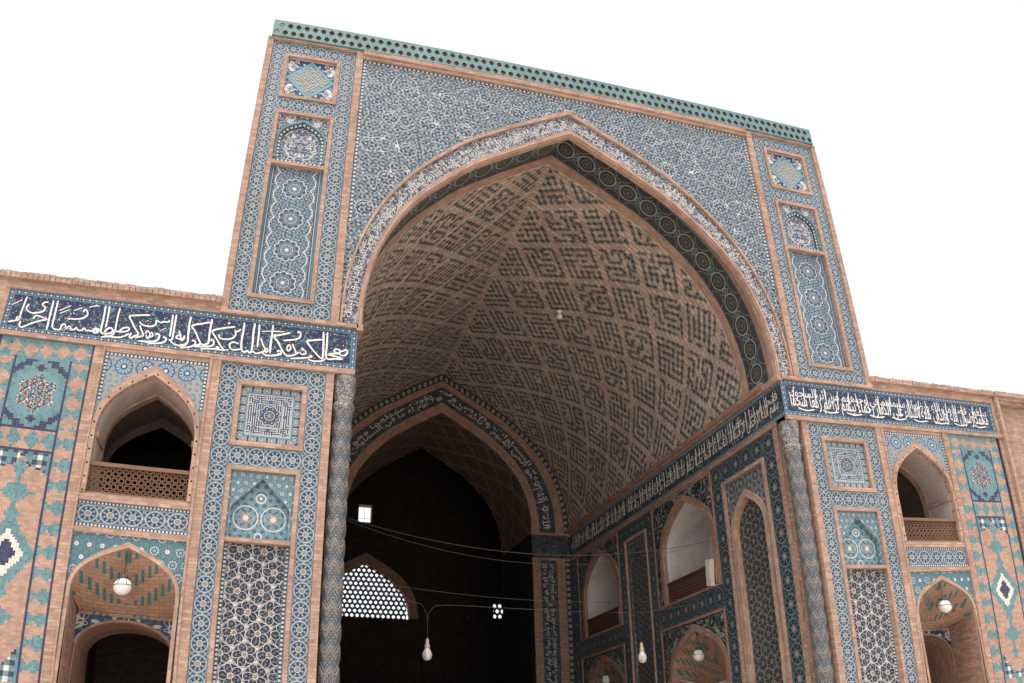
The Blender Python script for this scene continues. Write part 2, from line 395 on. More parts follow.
# --- shallow niche tile: two large rings; u from the axis, v metres above the ledge
def ring_fn(u, v):
    a = absx(u) - 0.255; b = v - 0.42
    r = hyp(a, b); th = atan2(b, a)
    q = quasi(u, v, 52.0, 4)
    r3 = hyp(u, v - 0.80)
    return layers((0.135, 0.245, 0.30), (q < -0.9, (0.07, 0.13, 0.18)), (near(q, 0.9, 0.25), (0.30, 0.38, 0.40)), (q > 2.8, OCHRE),
        (near(r, 0.225, 0.011), WHITE), (near(r, 0.225, 0.0), NAVY), (near(r + cos(th * 8.0) * 0.02, 0.085, 0.016), OCHRE), (r < 0.055 + cos(th * 8.0) * 0.012, WHITE),
        (near(r3, 0.085, 0.014), (0.58, 0.58, 0.56)), (r3 < 0.03, WHITE), (near(hyp(u, v - 0.08), 0.06, 0.013), (0.58, 0.58, 0.56)))
material('ring_tile', ring_fn, 0.35, 0.35, 0.15)
def daisy_fn(bg, s, wr=0.3, seed=0.0):
    def fn(u, v):
        row = floor(v / s)
        a = fract(u / s + mod(row, 2.0) * 0.5) - 0.5; b = fract(v / s) - 0.5
        r = hyp(a, b); th = atan2(b, a); big = hash2(floor(u / s + mod(row, 2.0) * 0.5), row) > 0.45
        w = r + cos(th * 9.0) * 0.02
        q = quasi(u, v, 60.0, 3)
        return layers(bg, (near(q, -0.9, 0.14), (0.05, 0.09, 0.14)), (near(w, wr, 0.045) & big & (cos(th * 9.0) > -0.5), (0.55, 0.54, 0.52)), ((near(w, wr - 0.09, 0.03)) & big, (0.05, 0.09, 0.15)), ((r < 0.10) & big, (0.35, 0.42, 0.44)),
                      ((w < 0.17) & (1.0 - big), WHITE), ((w < 0.06), (0.30, 0.2, 0.14)))
    return fn
material('daisy_tile', daisy_fn((0.095, 0.185, 0.21), 0.23), 0.35, 0.35, 0.15)
material('niche_star_tile', daisy_fn((0.14, 0.23, 0.27), 0.15, 0.2), 0.35, 0.35, 0.15)
def wheel_fn(u, v):         # balcony spandrel: wheels in a row; u from the axis, v below the top edge
    a = (fract(absx(u) / 0.41 + 0.02) - 0.5) * 0.41; b = v - 0.27 - absx(u) * 0.0
    r = hyp(a, b); th = atan2(b, a)
    q = quasi(u, v, 58.0, 4)
    return layers((0.28, 0.30, 0.30), (q < -0.8, (0.13, 0.23, 0.29)), (q > 1.9, (0.36, 0.25, 0.2)), (r < 0.17, (0.10, 0.19, 0.28)),
        (between(r, 0.07, 0.15) & (cos(th * 12.0) > 0.1), (0.30, 0.38, 0.42)), (near(r, 0.165, 0.012), (0.05, 0.08, 0.15)), (r < 0.035, WHITE), (between(r, 0.035, 0.06), NAVY))
material('wheel_tile', wheel_fn, 0.35, 0.35, 0.15)
# --- soffit frieze: u along the arch in frieze widths, v 0..1
def frieze_fn(u, v):
    p = 0.74
    a = (fract(u / p) - 0.5) * p; b = v - 0.5
    r = hyp(a, b); th = atan2(b, a)
    a2 = (fract(u / p + 0.5) - 0.5) * p; b2 = absx(b) - 0.5
    r2 = hyp(a2, b2); k = hyp(a2, b)
    line = (0.30, 0.295, 0.27)
    return layers((0.036, 0.046, 0.054), (cos(a * 52.0) * cos(b * 52.0) > 0.35, (0.075, 0.085, 0.082)), (near(r, 0.27, 0.02), line), (near(r2, 0.27, 0.016), (0.17, 0.17, 0.155)),
        (near(r + cos(th * 8.0) * 0.012, 0.14, 0.014), (0.15, 0.15, 0.135)), (r < 0.06, (0.17, 0.12, 0.085)), (r2 < 0.06, (0.15, 0.11, 0.08)),
        (near(absx(a2) + absx(b) * 0.8, 0.13, 0.014), line), (k < 0.065, (0.06, 0.20, 0.23)), (absx(b) > 0.47, (0.10, 0.11, 0.11)))
material('frieze_tile', frieze_fn, 0.4, 0.3, 0.15)
def checker_fn(u, v):
    return layers((0.03, 0.035, 0.045), (near(fract(u), 0.5, 0.26) & near(v, 0.5, 0.27), (0.30, 0.29, 0.26)), (near(fract(u), 0.5, 0.10) & near(v, 0.5, 0.10), (0.05, 0.16, 0.2)))
material('dotted_strip', checker_fn, 0.4, 0.3, 0.15)
# --- twisted colonnette: u turns, v metres
def shaft_fn(u, v):
    c = fract(u * 6.0) - 0.5; t = absx(c) * 2.0
    f = fract(v / 0.385 + t * 0.42 + (noise(u * 8.0, v, 20.0, 1.0) - 0.5) * 0.10)
    spots = cos(u * 226.2) * cos(v * 98.0); s2 = cos(u * 113.1) * cos(v * 65.3)
    cream = (0.36, 0.325, 0.27)
    col = layers((0.085, 0.105, 0.122), (spots > 0.35, (0.024, 0.030, 0.055)), (s2 < -0.6, (0.26, 0.27, 0.265)), (s2 > 0.75, (0.20, 0.13, 0.09)),
        (between(f, 0.03, 0.44), (0.050, 0.042, 0.046)), (between(f, 0.03, 0.44) & (spots < -0.3), (0.15, 0.11, 0.08)), (near(f, 0.06, 0.018), cream), (near(f, 0.125, 0.016), (0.12, 0.16, 0.18)), (near(f, 0.19, 0.016), (0.30, 0.255, 0.20)),
        (near(f, 0.265, 0.016) & (t < 0.8), cream), (near(f, 0.345, 0.018), cream), (near(f, 0.43, 0.018), (0.02, 0.025, 0.05)),
        (near(f, 0.53, 0.013), (0.30, 0.29, 0.265)), (near(f, 0.66, 0.014), (0.02, 0.025, 0.05)), (between(f, 0.72, 0.80) & (t > 0.6), (0.065, 0.145, 0.165)), (near(f, 0.86, 0.013), (0.28, 0.265, 0.24)))
    return col, absx(f - 0.4) * 2.0
material('shaft_tile', shaft_fn, 0.35, 0.35, 0.25, 1.0)
material('capital_tile', scroll_fn((0.060, 0.066, 0.085), (0.34, 0.32, 0.29), (0.20, 0.155, 0.13), (0.06, 0.13, 0.15), 15.0, False, 0.065), 0.35, 0.35, 0.2)
# --- brick tympanum with stepped turquoise bars; u, v in bar modules
def tympanum_fn(u, v):
    m = 0.062
    i = floor(absx(u) / m); j = v / m
    ph = fract((j - floor(i / 2.0) * 1.0) / 6.5)
    bar = (ph < 0.46) & (mod(i, 2.0) < 0.5) & (v > 0.16)
    row = floor(v / 0.055); fu = fract(u / 0.2 + mod(row, 2.0) * 0.5)
    jt = (fract(v / 0.055) < 0.16) | (fu < 0.07)
    b = mix(jt, shade((0.36, 0.22, 0.15), 0.85 + hash2(floor(u / 0.2 + mod(row, 2.0) * 0.5), row) * 0.3), (0.22, 0.15, 0.11))
    return layers(b, (bar, (0.045, 0.155, 0.165)), (bar & (fract(absx(u) / m) < 0.12), (0.2, 0.14, 0.1)))
material('tympanum_tile', tympanum_fn, 0.7, 0.2, 0.2)

def soffit_fn(u, v):        # square script in brick on the passage vault
    p = (u + v) * 5.2; q = (u - v) * 5.2
    h = hash2(floor(p), floor(q))
    k = ((h > 0.5) & (fract(p) > 0.55)) | ((h < 0.5) & (fract(q) > 0.55))
    gap = (fract(p / 7.0) < 0.2) | (fract(q / 7.0) < 0.2)
    return mix(k & (1.0 - gap), (0.19, 0.125, 0.095), (0.035, 0.045, 0.045))
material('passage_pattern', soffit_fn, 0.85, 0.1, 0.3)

material('grey_girih', girih_fn(38.0, 4, (0.028, 0.036, 0.048), (0.085, 0.10, 0.115), (0.15, 0.165, 0.165), (0.36, 0.36, 0.34), (0.20, 0.15, 0.11), 0.22, 0.7), 0.4, 0.3, 0.22)

# ------------------------------------------------------------------ mesh building
def lerp(a, b, t): return a + (b - a) * t
class MB:
    def __init__(self): self.v = []; self.f = []; self.uv = []; self.mi = []; self.smooth = False
    def face(self, pts, uvs, m=0):
        i = len(self.v); self.v.extend(pts); self.f.append(tuple(range(i, i + len(pts)))); self.uv.append(uvs); self.mi.append(m)
    def quad(self, a, b, c, d, ua, ub, uc, ud, m=0, step=1.0):
        a, b, c, d = (np.array(p, float) for p in (a, b, c, d)); ua, ub, uc, ud = (np.array(p, float) for p in (ua, ub, uc, ud))
        n1 = max(1, min(60, int(np.ceil(max(np.linalg.norm(b - a), np.linalg.norm(c - d)) / step))))
        n2 = max(1, min(60, int(np.ceil(max(np.linalg.norm(d - a), np.linalg.norm(c - b)) / step))))
        g = {}; i0 = len(self.v)
        for j in range(n2 + 1):
            for i in range(n1 + 1):
                s, t = i / n1, j / n2
                self.v.append(lerp(lerp(a, b, s), lerp(d, c, s), t)); g[i, j] = (len(self.v) - 1, lerp(lerp(ua, ub, s), lerp(ud, uc, s), t))
        for j in range(n2):
            for i in range(n1):
                q = (g[i, j], g[i + 1, j], g[i + 1, j + 1], g[i, j + 1])
                self.f.append(tuple(k[0] for k in q)); self.uv.append([tuple(k[1]) for k in q]); self.mi.append(m)
    def build(self, name, mats, parent=None, warp=True, smooth=False):
        if not isinstance(mats, (list, tuple)): mats = [mats]
        P = np.array([tuple(p) for p in self.v], float)
        if warp: P = lens_warp(P)
        if parent is not None: P = P - np.array(parent['base'])
        me = bpy.data.meshes.new(name)
        me.from_pydata(P.tolist(), [], self.f)
        ul = me.uv_layers.new(name='UVMap')
        flat = np.array([c for u in self.uv for q in u for c in q], np.float32)
        ul.data.foreach_set('uv', flat)
        for m in mats: me.materials.append(MATS[m])
        me.polygons.foreach_set('material_index', np.array(self.mi, np.int32))
        if smooth:
            me.polygons.foreach_set('use_smooth', np.ones(len(self.f), bool))
        me.update()
        o = bpy.data.objects.new(name, me); scene.collection.objects.link(o)
        if parent is not None: o.parent = parent
        return o
def thing(name, label, cat, base, group=None, warp=True):
    o = bpy.data.objects.new(name, None); scene.collection.objects.link(o)
    b = lens_warp([base])[0] if warp else np.array(base, float)
    o.location = b; o['label'] = label; o['category'] = cat
    o.empty_display_size = 0.3
    o['base'] = [float(c) for c in b]
    if group: o['group'] = group
    return o
def tag(o, label=None, cat=None, group=None, kind=None):
    if label: o['label'] = label
    if cat: o['category'] = cat
    if group: o['group'] = group
    if kind: o['kind'] = kind
    return o
def sub(o, base):       # a part that carries sub-parts keeps the same origin as its thing
    o['base'] = base['base']; return o

# wall frames: (u along the wall, z up, d into the wall)
def Fac(u, z, d): return (u, d, z)
def RevR(u, z, d): return (5.0 + d, u, z)
def RevL(u, z, d): return (-5.0 - d, u, z)
YB = 14.55
def Back(u, z, d): return (u, YB + d, z)

def rect(mb, P, u0, u1, z0, z1, d, m=0, uv=None, step=1.0):
    if uv is None: uv = (u0, u1, z0, z1)
    a, b, c, e = uv
    mb.quad(P(u0, z0, d), P(u1, z0, d), P(u1, z1, d), P(u0, z1, d), (a, c), (b, c), (b, e), (a, e), m, step)
def slab(mb, P, u0, u1, z0, z1, d0, d1, m=0, uv=None):   # block standing out from depth d1 to d0
    rect(mb, P, u0, u1, z0, z1, d0, m, uv)
    for (p, q) in ((u0, d0), (u1, d0)):
        mb.quad(P(p, z0, d0), P(p, z0, d1), P(p, z1, d1), P(p, z1, d0), (d0, z0), (d1, z0), (d1, z1), (d0, z1), m)
    for z in (z0, z1):
        mb.quad(P(u0, z, d0), P(u1, z, d0), P(u1, z, d1), P(u0, z, d1), (u0, d0), (u1, d0), (u1, d1), (u0, d1), m)
def frame(mb, P, u0, u1, z0, z1, w, d0, d1, m=0, bottom=True):
    slab(mb, P, u0, u1, z1 - w, z1, d0, d1, m)
    zb = z0
    if bottom: slab(mb, P, u0, u1, z0, z0 + w, d0, d1, m); zb = z0 + w
    slab(mb, P, u0, u0 + w, zb, z1 - w, d0, d1, m); slab(mb, P, u1 - w, u1, zb, z1 - w, d0, d1, m)
def hstrip(mb, P, u0, u1, z0, z1, d, m=0, n=None):
    n = n or max(1, round((u1 - u0) / (z1 - z0))); rect(mb, P, u0, u1, z0, z1, d, m, (0, n, 0, 1))
def vstrip(mb, P, u0, u1, z0, z1, d, m=0, n=None):
    n = n or max(1, round((z1 - z0) / (u1 - u0)))
    mb.quad(P(u0, z0, d), P(u1, z0, d), P(u1, z1, d), P(u0, z1, d), (0, 0), (0, 1), (n, 1), (n, 0), m)

NORM = [(1, 0), (.998, .08), (.988, .16), (.965, .25), (.925, .35), (.86, .457), (.76, .567), (.642, .662), (.51, .752), (.384, .817), (.26, .879), (.13, .940), (0, 1)]
def arch(uc, hw, zs, za, n=40, full=0.0):     # pointed arch from left spring over the crown to right spring
    t = np.linspace(0, 1, len(NORM)); tt = np.linspace(0, 1, n + 1)
    px, pz = np.array(NORM).T
    def cr(p):
        out = []
        for q in tt:
            k = min(int(q * (len(p) - 1)), len(p) - 2); f = q * (len(p) - 1) - k
            p0, p1, p2, p3 = p[max(k - 1, 0)], p[k], p[k + 1], p[min(k + 2, len(p) - 1)]
            if k == len(p) - 2: p3 = 2 * p2 - p1
            if k == 0: p0 = 2 * p1 - p2
            out.append(0.5 * (2 * p1 + (p2 - p0) * f + (2 * p0 - 5 * p1 + 4 * p2 - p3) * f * f + (3 * p1 - p0 - 3 * p2 + p3) * f ** 3))
        return np.array(out)
    x, z = cr(px), cr(pz)
    z = z + full * np.sin(math.pi * np.clip(x, 0, 1)) * (x < 1)
    right = [(uc + hw * a, zs + (za - zs) * b) for a, b in zip(x, z)]
    left = [(2 * uc - u, q) for u, q in right]
    return left + right[::-1][1:]
def arclen(p):
    s = [0.0]
    for a, b in zip(p, p[1:]): s.append(s[-1] + math.hypot(b[0] - a[0], b[1] - a[1]))
    return s
def ring(mb, P, po, pi, d, m=0, uscale=1.0, vscale=None):
    s = arclen(pi)
    for i in range(len(pi) - 1):
        w0 = math.dist(po[i], pi[i]) if vscale is None else vscale; w1 = math.dist(po[i + 1], pi[i + 1]) if vscale is None else vscale
        mb.quad(P(*pi[i], d), P(*pi[i + 1], d), P(*po[i + 1], d), P(*po[i], d), (s[i] * uscale, 0), (s[i + 1] * uscale, 0), (s[i + 1] * uscale, w1), (s[i] * uscale, w0), m, 5)
def extr(mb, P, p, d0, d1, m=0, uscale=1.0, v0=None, v1=None, step=2.0):
    s = arclen(p); a = d0 if v0 is None else v0; b = d1 if v1 is None else v1
    for i in range(len(p) - 1):
        mb.quad(P(*p[i], d0), P(*p[i + 1], d0), P(*p[i + 1], d1), P(*p[i], d1), (s[i] * uscale, a), (s[i + 1] * uscale, a), (s[i + 1] * uscale, b), (s[i] * uscale, b), m, step)
def archbar(mb, P, po, pi, d0, d1, m=0):
    ring(mb, P, po, pi, d0, m); extr(mb, P, pi, d0, d1, m); extr(mb, P, po, d0, d1, m)
def archfill(mb, P, pts, u0, u1, z0, z1, d, m=0, uv=lambda u, z: (u, z)):
    for (a, za), (b, zb) in zip(pts, pts[1:]):
        mb.quad(P(a, za, d), P(b, zb, d), P(b, z1, d), P(a, z1, d), uv(a, za), uv(b, zb), uv(b, z1), uv(a, z1), m)
    for p, q in ((u0, pts[0][0]), (pts[-1][0], u1)):
        if q - p > 1e-4: mb.quad(P(p, z0, d), P(q, z0, d), P(q, z1, d), P(p, z1, d), uv(p, z0), uv(q, z0), uv(q, z1), uv(p, z1), m)
def archdisc(mb, P, pts, zb, d, m=0, uv=lambda u, z: (u, z)):
    for (a, za), (b, zb2) in zip(pts, pts[1:]):
        mb.quad(P(a, zb, d), P(b, zb, d), P(b, zb2, d), P(a, za, d), uv(a, zb), uv(b, zb), uv(b, zb2), uv(a, za), m)
def lathe(mb, axis, prof, n=24, m=0, uvz=True, a0=0.0, a1=2 * math.pi):
    ax, ay = axis
    for (r0, z0), (r1, z1) in zip(prof, prof[1:]):
        for k in range(n):
            p, q = lerp(a0, a1, k / n), lerp(a0, a1, (k + 1) / n)
            pt = lambda r, a, z: (ax + r * math.cos(a), ay + r * math.sin(a), z)
            mb.face([pt(r0, p, z0), pt(r0, q, z0), pt(r1, q, z1), pt(r1, p, z1)], [(k / n, z0), ((k + 1) / n, z0), ((k + 1) / n, z1), (k / n, z1)], m)
def merge_smooth(o):
    import bmesh
    b = bmesh.new(); b.from_mesh(o.data); bmesh.ops.remove_doubles(b, verts=b.verts, dist=1e-4); bmesh.ops.recalc_face_normals(b, faces=b.faces); b.to_mesh(o.data); b.free()
    o.data.polygons.foreach_set('use_smooth', np.ones(len(o.data.polygons), bool)); o.data.update()
    return o
def tube(mb, pts, r, n=6, m=0):
    pts = [Vector(p) for p in pts]; rings = []
    for i, p in enumerate(pts):
        t = (pts[min(i + 1, len(pts) - 1)] - pts[max(i - 1, 0)]).normalized()
        a = t.orthogonal().normalized() if abs(t.z) > 0.99 else t.cross(Vector((0, 0, 1))).normalized(); b = t.cross(a)
        rings.append([p + r * (math.cos(2 * math.pi * k / n) * a + math.sin(2 * math.pi * k / n) * b) for k in range(n)])
    for r0, r1 in zip(rings, rings[1:]):
        for k in range(n):
            mb.face([r0[k], r0[(k + 1) % n], r1[(k + 1) % n], r1[k]], [(0, 0), (1, 0), (1, 1), (0, 1)], m)
def box(mb, x0, x1, y0, y1, z0, z1, m=0):
    slab(mb, Fac, x0, x1, z0, z1, y0, y1, m); rect(mb, Fac, x0, x1, z0, z1, y1, m)

# ------------------------------------------------------------------ lettering
def smooth_line(p, k=5):
    p = [np.array(q, float) for q in p]
    if len(p) < 3: return p
    out = []
    for i in range(len(p) - 1):
        p0 = p[i - 1] if i else p[0] * 2 - p[1]; p3 = p[i + 2] if i + 2 < len(p) else p[-1] * 2 - p[-2]
        for j in range(k):
            f = j / k
            out.append(0.5 * (2 * p[i] + (p[i + 1] - p0) * f + (2 * p0 - 5 * p[i] + 4 * p[i + 1] - p3) * f * f + (3 * p[i] - p0 - 3 * p[i + 1] + p3) * f ** 3))
    return out + [p[-1]]
def pen(mb, P, line, w, d0, d1):      # a stroke of a reed pen: broad in one direction, thin ends, with real thickness
    p = smooth_line(line); n = len(p); L = []; R = []
    for i in range(n):
        t = p[min(i + 1, n - 1)] - p[max(i - 1, 0)]; ln = np.hypot(*t)
        t = t / ln if ln > 1e-9 else np.array([1.0, 0]); nn = np.array([-t[1], t[0]])
        ww = w * (0.72 + 0.38 * abs(t[1] * 0.8 + t[0] * 0.5)) * (0.62 if i in (0, n - 1) else 1.0)
        L.append(p[i] + nn * ww / 2); R.append(p[i] - nn * ww / 2)
    uv = [(0, 0)] * 4
    for i in range(n - 1):
        mb.face([P(*R[i], d0), P(*R[i + 1], d0), P(*L[i + 1], d0), P(*L[i], d0)], uv)
        mb.face([P(*R[i], d0), P(*R[i + 1], d0), P(*R[i + 1], d1), P(*R[i], d1)], uv); mb.face([P(*L[i], d0), P(*L[i + 1], d0), P(*L[i + 1], d1), P(*L[i], d1)], uv)
FORMS = {}
LIG = {}
for cp in list(range(0xFE80, 0xFEFD)):
    dec = unicodedata.decomposition(chr(cp)).split()
    if not dec: continue
    key = ''.join(chr(int(x, 16)) for x in dec[1:])
    (FORMS if len(key) == 1 else LIG).setdefault(key, {})[dec[0].strip('<>')] = chr(cp)
def shape(text):
    out = []
    for word in text.split(' '):
        g = []; i = 0
        while i < len(word):
            if word[i:i + 2] in LIG: g.append((LIG[word[i:i + 2]], False)); i += 2
            else: f = FORMS.get(word[i], {'isolated': word[i]}); g.append((f, 'initial' in f)); i += 1
        s = []; prev = False
        for k, (f, joins) in enumerate(g):
            nxt = k + 1 < len(g) and joins and 'final' in g[k + 1][0]
            if prev and nxt and 'medial' in f: s.append(f['medial'])
            elif prev and 'final' in f: s.append(f['final'])
            elif nxt and 'initial' in f: s.append(f['initial'])
            else: s.append(f['isolated'])
            prev = nxt
        out.append(''.join(s))
    return ' '.join(out)[::-1]
TEXT_CACHE = {}
def glyphs(text, bold=0.0):
    key = (text, bold)
    if key not in TEXT_CACHE:
        c = bpy.data.curves.new('lettering', 'FONT'); c.body = shape(text); c.resolution_u = 2; c.offset = bold
        o = bpy.data.objects.new('lettering', c); scene.collection.objects.link(o)
        dg = bpy.context.evaluated_depsgraph_get(); dg.update()
        me = bpy.data.meshes.new_from_object(o.evaluated_get(dg))
        V = np.array([v.co[:2] for v in me.vertices]); F = [tuple(p.vertices) for p in me.polygons]
        bpy.data.objects.remove(o); bpy.data.curves.remove(c); bpy.data.meshes.remove(me)
        V[:, 0] -= V[:, 0].min()
        TEXT_CACHE[key] = (V, F)
    return TEXT_CACHE[key]
def write(mb, text, mapping, length, zlo, zhi, bold=0.012):     # text fitted to a length and between two heights; mapping(s, t) gives the point
    V, F = glyphs(text, bold)
    W = V[:, 0].max(); lo, hi = np.percentile(V[:, 1], 1), np.percentile(V[:, 1], 99)
    i0 = len(mb.v)
    for x, y in V: mb.v.append(mapping(x / W * length, lerp(zlo, zhi, min(1.06, max(-0.06, (y - lo) / (hi - lo))))))
    for f in F: mb.f.append(tuple(i0 + k for k in f)); mb.uv.append([(0, 0)] * len(f)); mb.mi.append(0)
def along(pts):         # point at arc length s and height t outside an arch path
    S = arclen(pts); A = np.array(pts)
    def at(s, t):
        u = np.interp(s, S, A[:, 0]); z = np.interp(s, S, A[:, 1]); e = 0.15
        du = np.interp(s + e, S, A[:, 0]) - np.interp(s - e, S, A[:, 0]); dz = np.interp(s + e, S, A[:, 1]) - np.interp(s - e, S, A[:, 1]); l = math.hypot(du, dz) or 1
        return u - dz / l * t, z + du / l * t
    return at, S[-1]
FATH = 'إنا فتحنا لك فتحا مبينا ليغفر لك الله ما تقدم من ذنبك وما تأخر ويتم نعمته عليك ويهديك صراطا مستقيما وينصرك الله نصرا عزيزا'
BASM = 'بسم الله الرحمن الرحيم ' + FATH
